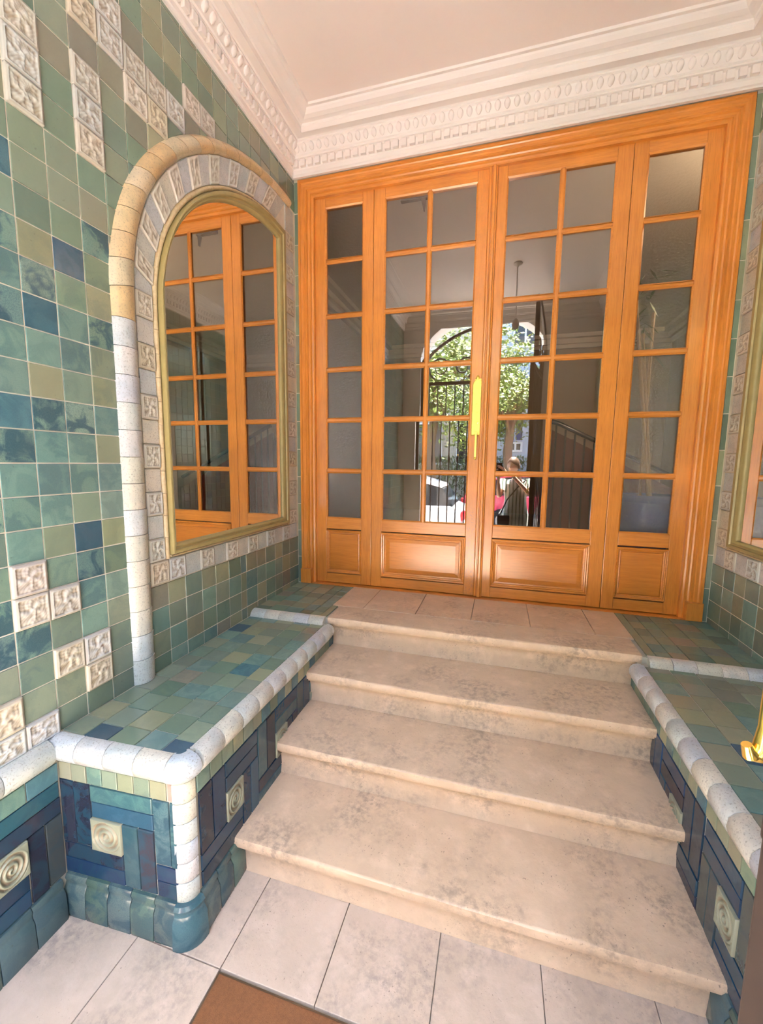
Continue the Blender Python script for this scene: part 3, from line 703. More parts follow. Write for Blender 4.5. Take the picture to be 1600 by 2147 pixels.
# landing slabs behind the first nosing, and the tiled landing corners
SLd = Surf(wall_back, plane((0, 0, -0.006), (1, 0, 0), (0, 1, 0)))
landing = empty('tiled_landing', (1.25, -0.3, 0), label='landing of rosy stone slabs with green tiled corners under the oak doors', category='landing')
ld = G(); ld.box((0.001, -0.575, -0.10), (0.474, -0.001, -0.007)); ld.box((2.030, -0.575, -0.10), (W - 0.001, -0.001, -0.007)); ld.box((0.02, -0.384, FZ + 0.01), (2.49, -0.001, -0.007))
put_child(add('core', ld, M_DGROUT), landing)
SLd.o = landing
for a, b in ((0.424, 0.62), (0.62, 0.935), (0.935, 1.248), (1.248, 1.56), (1.56, 1.875), (1.875, 2.05)):
    b0 = -0.382
    o = SLd.put('landing_slab', tile_mesh(b - a - 0.003, 0.382 - 0.001, 0.008, 0.002), (a + b) / 2, b0 / 2, M_STEP, None, 0.1)
for s in (0, 1):
    xs = [0.002, 0.09, 0.19, 0.29, 0.36, 0.424]
    for i in range(5):
        ys = [-0.575, -0.49, -0.40, -0.30, -0.20, -0.10, -0.001]
        for j in range(6):
            a0, a1 = xs[i], xs[i + 1]
            if s: a0, a1 = W - a1 - (0.04 if False else 0), W - a0
            if i == 4 and not s and j == 0: pass
            sh = 0.012 * ((i * 3) % 4 - 1.5)
            SLd.tile(a0, a1, ys[j] + (sh if j else 0), ys[j + 1] + (sh if j < 5 else 0), green(0.10) if random.random() < .8 else teal(0.2), 'landing_tile', t=0.006, tilt=0.3)
    SLd.tile(2.050, W - 0.424, -0.575, -0.001, green(.1), 'landing_tile', t=0.006) if s else SLd.tile(0.424, 0.462, -0.575, -0.385, green(.1), 'landing_tile', t=0.006)
CAPL = [(-0.006, -0.030), (0.0005, -0.026), (0.0015, -0.012), (-0.004, 0.008), (-0.014, 0.020), (-0.030, 0.028), (BZ - 0.006, 0.028), (BZ - 0.006, -0.02)]
for s in (0, 1):
    a0, a1 = (0.004, 0.462) if not s else (2.05, W - 0.004)
    S = Surf(landing, plane((0, -0.592, 0), (1, 0, 0), (0, 0, 1))); profile_run(S, CAPL, a0, a1, 'landing_edge_tile', white, 0.1, M_WHT)
for ch in landing.children:
    if ch.name.split('.')[0] != 'core': ch.matrix_parent_inverse = Matrix.Translation(-Vector(landing.location))

# ================================================================== floor slabs and mat
SF = Surf(floor, plane((0, 0, FZ - 0.012), (1, 0, 0), (0, 1, 0)))
xs = [0.0, 0.305, 0.614, 0.925, 1.245, 1.552, 1.86, 2.17, W]
for i in range(8):
    if i >= 1: SF.put('floor_slab', tile_mesh(xs[i + 1] - xs[i] - 0.0025, 0.325, 0.012, 0.0015), (xs[i] + xs[i + 1]) / 2, -1.7205 + 0.325 / 2 + 0.001, M_FLOOR, None, 0.05)
    if xs[i] < 0.6 or xs[i] > 1.9:
        for (y0, y1) in ((-2.36, -1.7215), (-3.0, -2.362)):
            SF.put('floor_slab', tile_mesh(xs[i + 1] - xs[i] - 0.0025, y1 - y0 - 0.0025, 0.012, 0.0015), (xs[i] + xs[i + 1]) / 2, (y0 + y1) / 2, M_FLOOR, None, 0.05)
    else: SF.put('floor_slab', tile_mesh(xs[i + 1] - xs[i] - 0.0025, 0.63, 0.012, 0.0015), (xs[i] + xs[i + 1]) / 2, -2.68, M_FLOOR, None, 0.05)
mat = empty('doormat', (1.24, -2.04, FZ - 0.01), label='brown coir doormat sunk in the stone floor at the bottom photo edge', category='doormat')
put_child(add('coir_pile', G().box((0.620, -2.355, FZ - 0.012), (1.855, -1.732, FZ + 0.002), 0.003), M_MAT), mat)
fr = G(); o_ = [(0.616, -2.359), (1.859, -2.359), (1.859, -1.728), (0.616, -1.728)]; i_ = [(0.620, -2.355), (1.855, -2.355), (1.855, -1.732), (0.620, -1.732)]
fr.rings([[(p[0], p[1], FZ - 0.011) for p in o_], [(p[0], p[1], FZ + 0.001) for p in o_], [(p[0], p[1], FZ + 0.001) for p in i_], [(p[0], p[1], FZ - 0.011) for p in i_]])
put_child(add('metal_edge', fr, NT('tarnished_metal', 0.4, (0.18, 0.13, 0.09), Metallic=0.8).m), mat)

# ================================================================== cornice
cor = empty('trim_1', (0, 0, 2.7), kind='structure', label='white moulded plaster cornice with dentils round the porch ceiling')
PROF = [(-0.004, 2.664), (0.012, 2.664), (0.014, 2.672), (0.020, 2.676), (0.020, 2.699), (0.027, 2.704), (0.027, 2.748), (0.046, 2.751), (0.046, 2.760), (0.054, 2.764), (0.072, 2.812), (0.082, 2.816), (0.082, 2.824),
        (0.090, 2.828), (0.128, 2.828), (0.128, 2.822), (0.134, 2.822), (0.134, 2.852), (0.141, 2.856), (0.143, 2.862), (0.165, 2.865), (0.185, 2.873), (0.198, 2.886), (0.203, 2.894), (0.217, 2.894), (0.221, 2.902), (0.221, CZ + 0.004)]
def rect(d, z, y1=0.0): return [(d, GY + d, z), (W - d, GY + d, z), (W - d, y1 - d - 0.022, z), (d, y1 - d - 0.022, z)]
g = G(); g.rings([rect(d, z) for d, z in PROF]); put_child(add('moulding', g, M_PLAS, None, False), cor)
dent = G(); dent.box((-0.0165, 0, 0), (0.0165, 0.020, 0.040), 0.0025); dme = dent.mesh('dentil'); dme.materials.append(M_PLAS)
egg = G(); rings_ = []
for j in range(7):
    t = j / 6; a = PI * t; r = 0.0165 * math.sin(a) ** 0.7 + 0.0004
    rings_.append([(r * math.cos(2 * PI * q / 8), 0.006 + r * 0.75 * math.sin(2 * PI * q / 8) + 0.018 * t, 0.046 * t) for q in range(8)])
egg.rings(rings_); eme = egg.mesh('egg', True); eme.materials.append(M_PLAS)
def run(me, name, P, zb, d, rot, n, step, flip_=1):
    for i in range(n):
        m = Matrix.Translation(P(i, d, zb)) @ Matrix.Rotation(rot, 4, 'Z')
        put_child(link(name, me, None, None, m), cor)
pitch = 0.05
nb = int((W - 0.06) / pitch)
run(dme, 'dentil', lambda i, d, z: Vector((0.045 + i * pitch, -d - 0.022, z)), 2.705, 0.026, PI, nb, pitch)
run(eme, 'egg_ornament', lambda i, d, z: Vector((0.07 + i * pitch, -d - 0.022, z)), 2.766, 0.055, PI, nb - 1, pitch)
nl = 56
run(dme, 'dentil', lambda i, d, z: Vector((d, -0.10 - i * pitch, z)), 2.705, 0.026, -PI / 2, nl, pitch)
run(eme, 'egg_ornament', lambda i, d, z: Vector((d, -0.12 - i * pitch, z)), 2.766, 0.055, -PI / 2, nl, pitch)
run(dme, 'dentil', lambda i, d, z: Vector((W - d, -0.10 - i * pitch, z)), 2.705, 0.026, PI / 2, nl, pitch)
run(eme, 'egg_ornament', lambda i, d, z: Vector((W - d, -0.12 - i * pitch, z)), 2.766, 0.055, PI / 2, nl, pitch)

# ================================================================== oak doors
door = empty('door_1', (1.255, 0, 0), kind='structure', label='glazed varnished oak double door with two fixed side panels in a moulded frame')
def dc(o): return put_child(o, door)
# architrave, three mitred lengths
AP = [(0.0, 0.030), (0.0, -0.004), (0.004, -0.010), (0.016, -0.010), (0.020, -0.002), (0.026, 0.002), (0.040, 0.002), (0.045, 0.008), (0.056, 0.006), (0.061, 0.016), (0.068, 0.020), (0.078, 0.019), (0.082, 0.027), (0.090, 0.030), (0.098, 0.030), (0.100, 0.060)]
AX0, AX1, AZ = 0.027, 2.486, 2.668
def arch_len(side):
    rr = []
    for o, y in AP:
        if side == 'l': rr.append([(AX0 + o, y, 0.0), (AX0 + o, y, AZ - o)])
        if side == 'r': rr.append([(AX1 - o, y, 0.0), (AX1 - o, y, AZ - o)])
        if side == 't': rr.append([(AX0 + o, y, AZ - o), (AX1 - o, y, AZ - o)])
    g = G(); g.rings(rr, closed=False); return g
frame = empty('frame', (1.255, 0, 0)); frame.parent = door; frame.matrix_parent_inverse = Matrix.Translation((-1.255, 0, 0))
def fc(o): o.parent = frame; o.matrix_parent_inverse = Matrix.Translation((-1.255, 0, 0)); return o
fc(add('jamb_moulding', arch_len('l'), M_WV)); fc(add('jamb_moulding', arch_len('r'), M_WV)); fc(add('head_moulding', arch_len('t'), M_WH))
for x0 in (0.024, 2.408): fc(add('plinth_block', G().box((x0, -0.016, 0.001), (x0 + 0.080, 0.030, 0.105), 0.003), M_WV))
ZT, ZB = 2.508, 0.473
MZ = [2.179, 1.834, 1.487, 1.150, 0.804]
def ring_rect(x0, x1, z0, z1, o, y): return [(x0 + o, y, z0 + o), (x1 - o, y, z0 + o), (x1 - o, y, z1 - o), (x0 + o, y, z1 - o)]
def panel(x0, x1, z0, z1, leaf, deep=True):
    pr = [(-0.004, 0.056), (-0.004, 0.046), (0.002, 0.040), (0.008, 0.041), (0.012, 0.049), (0.018, 0.050), (0.020, 0.058), (0.028, 0.061), (0.036, 0.060), (0.039, 0.053), (0.060 if deep else 0.044, 0.050)]
    pr = pr if deep else [(p[0] * 0.62, p[1]) for p in pr]
    g = G(); g.rings([ring_rect(x0, x1, z0, z1, o, y) for o, y in pr[:-1]])
    mo = add('panel_moulding', g, M_WH, None); ch(mo, leaf)
    o1, y1 = pr[-2]; o2, y2 = pr[-1]
    g = G(); g.rings([ring_rect(x0, x1, z0, z1, o1 - 0.001, 0.075), ring_rect(x0, x1, z0, z1, o1 - 0.001, y1), ring_rect(x0, x1, z0, z1, o2, y2)]); n = len(g.v); g.f.append((n - 4, n - 3, n - 2, n - 1)); g.f.append((0, 1, 2, 3))
    ch(add('panel', g, M_WP, None), leaf)
def ch(o, leaf): o.parent = leaf; o.matrix_parent_inverse = Matrix.Translation(-Vector(leaf.location)); return o
def bead(x0, x1, z0, z1, leaf):                 # glazing bead round one opening
    g = G(); g.rings([ring_rect(x0, x1, z0, z1, -0.002, 0.049), ring_rect(x0, x1, z0, z1, 0.006, 0.056), ring_rect(x0, x1, z0, z1, 0.006, 0.066), ring_rect(x0, x1, z0, z1, -0.002, 0.066)])
    return g
def door_leaf(name, X0, X1, gx0, gx1, mull, glass, label=None, worn=False, pan=None):
    leaf = empty(name, ((X0 + X1) / 2, 0.07, 0.005)); leaf.parent = door; leaf.matrix_parent_inverse = Matrix.Translation(-Vector(door.location))
    if label: leaf['label'] = label
    B = 0.003
    def part(nm, a, b, m): return ch(add(nm, G().box(a, b, B), m, None), leaf)
    part('stile', (X0 + 0.001, 0.05, 0.006), (gx0, 0.092, 2.574), M_WV); part('stile', (gx1, 0.05, 0.006), (X1 - 0.001, 0.092, 2.574), M_WW if worn else M_WV)
    part('top_rail', (gx0, 0.0502, ZT), (gx1, 0.0918, 2.5735), M_WH); part('middle_rail', (gx0, 0.0502, 0.395), (gx1, 0.0918, ZB), M_WH)
    part('bottom_rail', (gx0, 0.0502, 0.0065), (gx1, 0.0918, 0.072), M_WH)
    zs = [ZT] + MZ + [ZB]
    for z in MZ: part('muntin', (gx0, 0.054, z - 0.0105), (gx1, 0.078, z + 0.0105), M_WH)
    cols = [gx0, gx1]
    if mull:
        part('upright_muntin', (mull - 0.010, 0.052, ZB), (mull + 0.010, 0.079, ZT), M_WV); cols = [gx0, mull, gx1]
    bd = G()
    for i in range(6):
        for j in range(len(cols) - 1):
            z1 = zs[i] - (0.0105 if i else 0); z0 = zs[i + 1] + (0.0105 if i < 5 else 0)
            x0 = cols[j] + (0.010 if j else 0); x1 = cols[j + 1] - (0.010 if j < len(cols) - 2 else 0)
            g = bead(x0, x1, z0, z1, leaf); bd.add(g.v, g.f)
            ry = random.uniform(-0.0012, 0.0012)
            pn = G().box((x0 - 0.004, 0.0655, z0 - 0.004), (x1 + 0.004, 0.0695, z1 + 0.004)) if glass is M_RIP else G().add([(x0 - .004, .066 - ry, z0 - .004), (x1 + .004, .066 + ry, z0 - .004), (x1 + .004, .066 + ry, z1 + .004), (x0 - .004, .066 - ry, z1 + .004)], [(0, 1, 2, 3)])
            ch(add('pane', pn, glass, None), leaf)
    ch(add('glazing_beads', bd, M_WH, None), leaf)
    panel(pan[0], pan[1], 0.082, 0.385, leaf, pan[2])
    return leaf
door_leaf('side_panel', 0.122, 0.530, 0.199, 0.457, None, M_RIP, 'narrow fixed left side panel with rippled glass', pan=(0.199, 0.457, False))
L1 = door_leaf('door_leaf', 0.530, 1.236, 0.605, 1.170, 0.888, M_GLASS, 'left door leaf with the brass lock plate', True, pan=(0.605, 1.170, True))
L2 = door_leaf('door_leaf', 1.284, 1.984, 1.338, 1.905, 1.636, M_GLASS, 'right door leaf of clear panes', pan=(1.338, 1.905, True))
door_leaf('side_panel', 1.984, 2.392, 2.054, 2.316, None, M_RIP, 'narrow fixed right side panel with a blue pot behind it', pan=(2.054, 2.316, False))
g = G(); ap = [(1.234, 0.052), (1.235, 0.038), (1.239, 0.034), (1.248, 0.034), (1.250, 0.040), (1.254, 0.040), (1.256, 0.028), (1.262, 0.024), (1.272, 0.024), (1.276, 0.034), (1.282, 0.036), (1.286, 0.052)]
g.rings([[(x, y, 0.006), (x, y, 2.574)] for x, y in ap], closed=False); ch(add('meeting_bead', g, M_WV, None), L1)
# brass lock plate
pl = [(1.182, 1.04), (1.249, 1.04), (1.249, 1.062)] + [(1.249, 1.33)] + [(1.2155 + 0.0335 * math.cos(a), 1.345 + 0.035 * math.sin(a)) for a in [PI * j / 10 for j in range(11)]] + [(1.182, 1.33), (1.182, 1.062)]
c_ = (1.2155, 1.2)
g = G(); g.rings([[(x, 0.050, z) for x, z in pl], [(x, 0.043, z) for x, z in pl], [(c_[0] + (x - c_[0]) * 0.86, 0.0385, c_[1] + (z - c_[1]) * 0.972) for x, z in pl]]); n = len(pl); g.f.append(tuple(range(2 * n, 3 * n)))
lock = ch(add('lock_plate', g, M_PLATE, None, True, label='worn yellow brass lock plate'), L1)
g = G().lathe([(0.0008, 0.006), (0.006, 0.005), (0.006, -0.001), (0.0008, -0.002)], (1.222, 0.040, 1.115), 14, 'y'); ch(add('keyhole_cover', g, M_BRASS, None, True), L1)
g = G(); g.box((1.207, 0.020, 0.905), (1.2215, 0.032, 1.06), 0.003); g.tube([(1.214, 0.026, 0.92), (1.214, 0.045, 0.918)], 0.005); g.tube([(1.214, 0.026, 1.05), (1.214, 0.045, 1.052)], 0.005); g.lathe([(0.0005, 0.0), (0.008, 0.004), (0.0085, 0.010), (0.005, 0.016), (0.0005, 0.018)], (1.214, 0.026, 0.889), 12); ch(add('pull_handle', g, M_PLATE, None, True), L1)
g = G(); g.lathe([(0.0005, 0.0), (0.010, 0.002), (0.013, 0.012), (0.008, 0.02), (0.0005, 0.028)], (1.212, 0.045, 1.378), 12); g.box((1.196, 0.040, 1.372), (1.238, 0.05, 1.384), 0.002); ch(add('plate_finial', g, M_PLATE, None, True), L1)
g = G().box((0.69, 0.093, 2.50), (0.86, 0.125, 2.545), 0.004); g.prism([(0.82, 2.50), (0.85, 2.50), (0.845, 2.43), (0.838, 2.43)], lambda u, v, w: (u, w, v), 0.10, 0.115); ch(add('door_closer', g, M_IRON, None), L1)
thr = add('trim_2', G().box((0.03, 0.001, -0.012), (2.485, 0.12, 0.002)), M_WH, None, kind='structure', label='low oak threshold strip under the doors')

# ================================================================== entrance wall with the street arch (behind the photographer)
def arch_edge(x):
    c, hw, zs, rise = 1.058, 0.816, 2.30, 0.50; t = (x - c) / hw
    return zs + rise * (max(0, 1 - abs(t) ** 2.2)) ** 0.5
g = G(); N = 28; xs = [0.242 + 1.632 * i / N for i in range(N + 1)]
for y, o in ((GY, 1), (GY - 0.27, -1)):
    for i in range(N):
        q = [(xs[i], y, arch_edge(xs[i])), (xs[i + 1], y, arch_edge(xs[i + 1])), (xs[i + 1], y, 3.35), (xs[i], y, 3.35)]; g.add(q, [(0, 1, 2, 3)])
    for a, b in ((-3.0, 0.242), (1.874, 5.5)): g.add([(a, y, -0.80), (b, y, -0.80), (b, y, 3.35), (a, y, 3.35)], [(0, 1, 2, 3)])
for i in range(N): g.add([(xs[i], GY, arch_edge(xs[i])), (xs[i + 1], GY, arch_edge(xs[i + 1])), (xs[i + 1], GY - 0.27, arch_edge(xs[i + 1])), (xs[i], GY - 0.27, arch_edge(xs[i]))], [(0, 1, 2, 3)])
for x in (0.242, 1.874): g.add([(x, GY, -0.8), (x, GY - 0.27, -0.8), (x, GY - 0.27, 2.30), (x, GY, 2.30)], [(0, 1, 2, 3)])
g.add([(-3, GY, 3.35), (5.5, GY, 3.35), (5.5, GY - 0.27, 3.35), (-3, GY - 0.27, 3.35)], [(0, 1, 2, 3)])
wall_front = add('wall_front', g, M_PLAS, None, kind='structure', label='plaster wall with the arched street doorway behind the photographer')
# ------------------------------------------------------------------ lobby behind the doors
lob = [('wall_lobby_left', (-0.9, 0.14, -0.1), (-0.8, 5.2, 3.1), M_LWALL, 'beige side wall of the dim lobby'), ('wall_lobby_right', (3.9, 0.14, -0.1), (4.0, 5.2, 3.1), M_LWALL, 'beige wall of the dim lobby beyond its stair'),
       ('wall_lobby_end', (-0.9, 5.1, -0.1), (4.0, 5.2, 3.1), M_LWALL, 'beige end wall of the dim lobby'), ('floor_lobby', (-0.9, 0.12, -0.1), (4.0, 5.2, -0.01), M_LFLOOR, 'dark lobby floor'), ('ceiling_lobby', (-0.9, 0.14, 3.0), (4.0, 5.2, 3.1), M_LCEIL, 'pale lobby ceiling')]
for n_, a, b, m, l in lob: slab(n_, a, b, m, label=l)
slab('wall_lobby_return', (-0.9, 0.13, -0.1), (0.03, 0.16, 3.1), M_LWALL, label='lobby side of the door wall at the left'); slab('wall_lobby_return', (2.48, 0.13, -0.1), (4.0, 0.16, 3.1), M_LWALL, label='lobby side of the door wall at the right')
slab('wall_lobby_header', (0.03, 0.13, 2.62), (2.48, 0.16, 3.1), M_LWALL, label='lobby side of the door wall above the doors')
cl = G()
for d, z0, z1 in ((0.10, 2.86, 3.0), (0.18, 2.94, 3.0), (0.05, 2.80, 2.9)):
    cl.box((-0.8, 5.1 - d, z0), (3.9, 5.1, z1)); cl.box((-0.8, 0.16, z0), (-0.8 + d, 5.1, z1)); cl.box((3.9 - d, 0.16, z0), (3.9, 5.1, z1))
add('trim_3', cl, M_LCEIL, None, kind='structure', label='stepped cornice of the lobby ceiling')
# lobby stair
st = empty('lobby_stair', (2.7, 3.4, 0), label='dark red wooden stair with black balusters in the dim lobby, seen through the right leaf', category='stairs')
g = G().prism([(1.98, 0.0), (3.7, 0.0), (3.7, 0.42), (1.98, 1.30)], lambda u, v, w: (u, w, v), 3.0, 3.05); put_child(add('stringer_panel', g, M_RED), st)
for i in range(7):
    x1 = 3.75 - i * 0.25; put_child(add('tread', G().box((x1 - 0.27, 3.05, 0.0), (x1, 4.1, 0.17 * (i + 1)), 0.006), M_RED), st)
bal = [(2.02 + 0.11 * i) for i in range(5)]
for x in bal: g = G().lathe([(0.016, 0), (0.013, 0.1), (0.011, 0.6), (0.015, 0.75), (0.011, 0.9), (0.012, 1.35 - (x - 2.02) * 0.5)], (x, 2.93, 0.0), 10); put_child(add('baluster', g, M_BLACK, None, True), st)
put_child(add('handrail', G().tube([(1.96, 2.93, 1.40), (2.05, 2.93, 1.37), (3.6, 2.93, 0.60)], 0.028, 10), M_BLACK, None, True), st)
ldo = empty('lobby_door', (1.0, 5.09, 0), label='dark panelled wooden door in the end wall of the lobby', category='door')
put_child(add('door_slab', G().box((0.55, 5.04, 0.0), (1.45, 5.09, 2.2), 0.006), M_DARKW), ldo)
for z0, z1 in ((0.15, 0.95), (1.1, 2.05)): put_child(add('panel', G().box((0.65, 5.02, z0), (1.35, 5.045, z1), 0.01), M_DARKW), ldo)
put_child(add('door_knob', G().lathe([(0.001, 0.06), (0.025, 0.05), (0.028, 0.03), (0.01, 0.01), (0.012, 0.0)], (0.62, 5.035, 1.02), 14, 'y'), M_BRASS, None, True), ldo)
# added lobby lamp with a glowing bowl, unseen, there to brighten the lobby
ll = empty('added_lobby_lamp', (3.3, 1.3, 3.0), label='added round opal lamp brightening the lobby, unseen behind the right wall', category='lamp')
M_OPAL = NT('opal_fill_glass', 0.3, (0.9, 0.85, 0.75)); M_OPAL.b.inputs['Emission Color'].default_value = (1, 0.82, 0.58, 1); M_OPAL.b.inputs['Emission Strength'].default_value = 2.2; M_OPAL = M_OPAL.m
g = G().lathe([(0.001, -0.10), (0.06, -0.09), (0.11, -0.05), (0.12, -0.015), (0.11, 0.0)], (3.3, 1.3, 3.0), 24); put_child(add('added_lamp_bowl', g, M_OPAL, None, True), ll)
pd = bpy.data.lights.new('lobby_fill_light', 'POINT'); pd.energy = LOBBY_W; pd.color = (1, 0.80, 0.58); pd.shadow_soft_size = 0.12; po = bpy.data.objects.new('lobby_fill_light', pd); COL.objects.link(po); po.location = (3.1, 0.45, 2.75)  # added fill light, set apart from the bowl and out of view
# blue pot with bamboo
pot = empty('potted_bamboo', (2.29, 0.42, -0.01), label='bamboo canes in a blue glazed pot behind the right rippled side panel', category='plant')
M_POT = NT('cobalt_glazed_pot', 0.2); M_POT.col(M_POT.mix((0.10, 0.14, 0.50), (0.16, 0.21, 0.58), M_POT.noise(60, 3))); M_POT = M_POT.m
PX, PY = 2.265, 0.31
g = G().lathe([(0.09, 0.24), (0.115, 0.27), (0.15, 0.38), (0.165, 0.50), (0.160, 0.60), (0.150, 0.64), (0.165, 0.668), (0.163, 0.685), (0.148, 0.685), (0.142, 0.64), (0.05, 0.635)], (PX, PY, 0), 36); put_child(add('pot', g, M_POT, None, True), pot)
put_child(add('soil', G().lathe([(0.001, 0.655), (0.14, 0.65), (0.143, 0.60)], (PX, PY, 0), 24), flat('potting_soil', (0.05, 0.035, 0.02), 0.9)), pot)
put_child(add('stand', G().box((PX - 0.13, PY - 0.13, 0.20), (PX + 0.13, PY + 0.13, 0.24), 0.006), M_DARKW), pot)
for sx in (-1, 1):
    for sy in (-1, 1): put_child(add('stand_leg', G().box((PX + sx * 0.10 - 0.015, PY + sy * 0.10 - 0.015, -0.01), (PX + sx * 0.10 + 0.015, PY + sy * 0.10 + 0.015, 0.20), 0.003), M_DARKW), pot)
M_CANE = flat('dry_bamboo_cane', (0.42, 0.27, 0.12), 0.5); M_LEAF = flat('bamboo_leaf', (0.06, 0.14, 0.03), 0.5)
for (bx, by, tx, ty, h) in ((0.01, 0.0, -0.17, 0.02, 1.35), (0.03, 0.03, -0.12, 0.05, 1.15), (-0.03, 0.04, 0.02, 0.10, 1.3)):
    pts = []; rs = []
    for i in range(11):
        for e in (0, 1):
            t = (i + (0.04 if e else 0)) / 11; pts.append((PX + bx + tx * t, PY + by + ty * t, 0.63 + h * t)); rs.append(0.0115 if e == 0 and i else 0.009)
    put_child(add('cane', G().tube(pts, rs, 8), M_CANE, None, True), pot)
g = G()
for i in range(60):
    t = random.uniform(0.65, 1.0); c = Vector((PX - 0.12 * t + random.uniform(-.08, .08), PY + 0.06 * t + random.uniform(-.04, .12), 0.7 + 1.35 * t + random.uniform(-.06, .06)))
    d = Vector((random.uniform(-1, 1), random.uniform(-.4, 1), random.uniform(-.7, .3))).normalized(); s = d.cross(Vector((0, 0, 1))).normalized() * 0.009
    g.add([c, c + d * 0.06 + s, c + d * 0.14, c + d * 0.06 - s], [(0, 1, 2, 3)])
put_child(add('leaves', g, M_LEAF, None, kind='stuff'), pot)

# ================================================================== pendant lamp of the porch
pen = empty('pendant_lamp', (1.46, -1.9, CZ), label='slim white pendant lamp hanging from the porch ceiling, seen reflected in the right leaf', category='lamp')
g = G().lathe([(0.045, 0.0), (0.045, -0.012), (0.02, -0.03), (0.006, -0.04), (0.006, -0.045)], (1.46, -1.9, CZ), 20); put_child(add('ceiling_rose', g, M_PLAS, None, True), pen)
put_child(add('rod', G().tube([(1.46, -1.9, CZ - 0.04), (1.46, -1.9, 2.36)], 0.006, 8), M_PLAS, None, True), pen)
M_BULB = NT('unlit_opal_globe', 0.2, (0.85, 0.84, 0.80)).m
g = G().lathe([(0.010, 0.065), (0.022, 0.052), (0.032, 0.03), (0.036, 0.0), (0.032, -0.025), (0.02, -0.042), (0.001, -0.05)], (1.46, -1.9, 2.30), 22); put_child(add('globe_shade', g, M_BULB, None, True), pen)
# ================================================================== street gate leaves
def spiral_pts(cx, cz, r0, r1, a0, turns, y, n=30):
    return [(cx + (r0 + (r1 - r0) * i / n) * math.cos(a0 + turns * 2 * PI * i / n), y, cz + (r0 + (r1 - r0) * i / n) * math.sin(a0 + turns * 2 * PI * i / n)) for i in range(n + 1)]
def gate_leaf(label, w, mtx, handle, sheet=True):
    """one iron leaf: local x from hinge (0) to meeting stile (w), z from 0 (bottom) up"""
    root = empty('entrance_gate', (0, 0, 0), label=label, category='gate', group='iron gate leaves of the street arch'); root.matrix_world = mtx
    def ad(nm, g, m=M_IRON, sm=False): o = add(nm, g, m, None, sm); o.parent = root; return o
    H0 = 2.22
    ad('stile', G().box((0.0, -0.02, 0.01), (0.045, 0.02, 2.98), 0.003)) if False else ad('stile', G().box((0.0, -0.02, 0.01), (0.045, 0.02, 2.92), 0.003))
    ad('stile', G().box((w - 0.05, -0.022, 0.01), (w, 0.022, 3.30), 0.003))
    for z in (0.01, 0.62, 2.60): ad('rail', G().box((0.045, -0.018, z), (w - 0.05, 0.018, z + 0.045), 0.003))
    ad('arched_rail', G().tube([(0.02, 0, 2.92)] + [(0.02 + (w - 0.04) * t / 8, 0, 2.92 + 0.40 * math.sin(PI / 2 * t / 8) ** 0.8) for t in range(1, 9)], 0.02, 8), M_IRON, True)
    n = 6
    for i in range(n):
        x = 0.045 + (w - 0.095) * (i + 0.5) / n
        g = G().tube([(x, 0, 0.66), (x, 0, 2.60)], 0.0085, 8); g.lathe([(0.0085, 1.55), (0.017, 1.58), (0.017, 1.62), (0.0085, 1.65)], (x, 0, 0), 10); ad('upright_bar', g, M_IRON, True)
    for cx, sg, r in ((w * 0.30, 1, 0.16), (w * 0.70, -1, 0.15)):
        pts = [(cx + sg * (p[0] - cx), p[1], p[2]) for p in spiral_pts(cx, 2.83, 0.02, r, 0.5, 1.6, 0.0)]
        ad('scroll', G().tube(pts, [0.006 + 0.008 * i / 30 for i in range(31)], 7), M_IRON, True)
    for cx, sg in ((w * 0.28, 1), (w * 0.70, -1)):
        pts = [(cx + sg * (p[0] - cx), p[1], p[2]) for p in spiral_pts(cx, 0.32, 0.015, 0.15, 0.3, 1.5, 0.0)]
        ad('scroll', G().tube(pts, [0.006 + 0.006 * i / 30 for i in range(31)], 7), M_IRON, True)
    g = G(); g.lathe([(0.001, 0.018), (0.03, 0.014), (0.035, -0.014), (0.001, -0.018)], (w * 0.48, 0, 0.50), 16, 'y')
    for i in range(8):
        a = 2 * PI * i / 8; g.tube([(w * 0.48 + 0.03 * math.cos(a), 0, 0.50 + 0.03 * math.sin(a)), (w * 0.48 + 0.06 * math.cos(a), 0, 0.50 + 0.06 * math.sin(a)), (w * 0.48 + 0.088 * math.cos(a), 0, 0.50 + 0.088 * math.sin(a))], [0.008, 0.014, 0.004], 6)
    g.tube([(w * 0.48 + 0.095 * math.cos(2 * PI * i / 20), 0, 0.50 + 0.095 * math.sin(2 * PI * i / 20)) for i in range(21)], 0.007, 6); ad('flower_roundel', g, M_IRON, True)
    if handle:
        hz = 1.245; sg = handle; x_ = w - 0.012
        ad('lock_case', G().box((w - 0.062, -0.024, hz - 0.13), (w + 0.001, 0.024, hz + 0.13), 0.004))
        g = G(); g.tube([(x_, sg * 0.02, hz + 0.02), (x_, sg * 0.046, hz + 0.02)], [0.008, 0.006], 12)
        g.tube([(x_, sg * 0.044, hz + 0.075), (x_, sg * 0.043, hz + 0.05), (x_, sg * 0.042, hz + 0.01), (x_, sg * 0.043, hz - 0.012), (x_, sg * 0.048, hz - 0.022), (x_, sg * 0.055, hz - 0.021), (x_, sg * 0.060, hz - 0.010)], [0.005, 0.006, 0.007, 0.009, 0.009, 0.008, 0.005], 12)
        ad('brass_handle', g, M_BRASS, True)
        g = G().lathe([(0.001, 0.004), (0.022, 0.003), (0.024, 0.0)], (x_ - 0.01, sg * 0.029, hz + 0.02), 20, 'y'); ad('handle_rose', g, M_BRASS, True)
    return root
m1 = Matrix.Translation((0.25, GY - 0.03, FZ))
gate_leaf('closed dark iron gate leaf with scrolls, reflected in the left door leaf', 0.80, m1, 0)
hx, hy = 1.865, -2.955; ex, ey = 1.686, -2.100
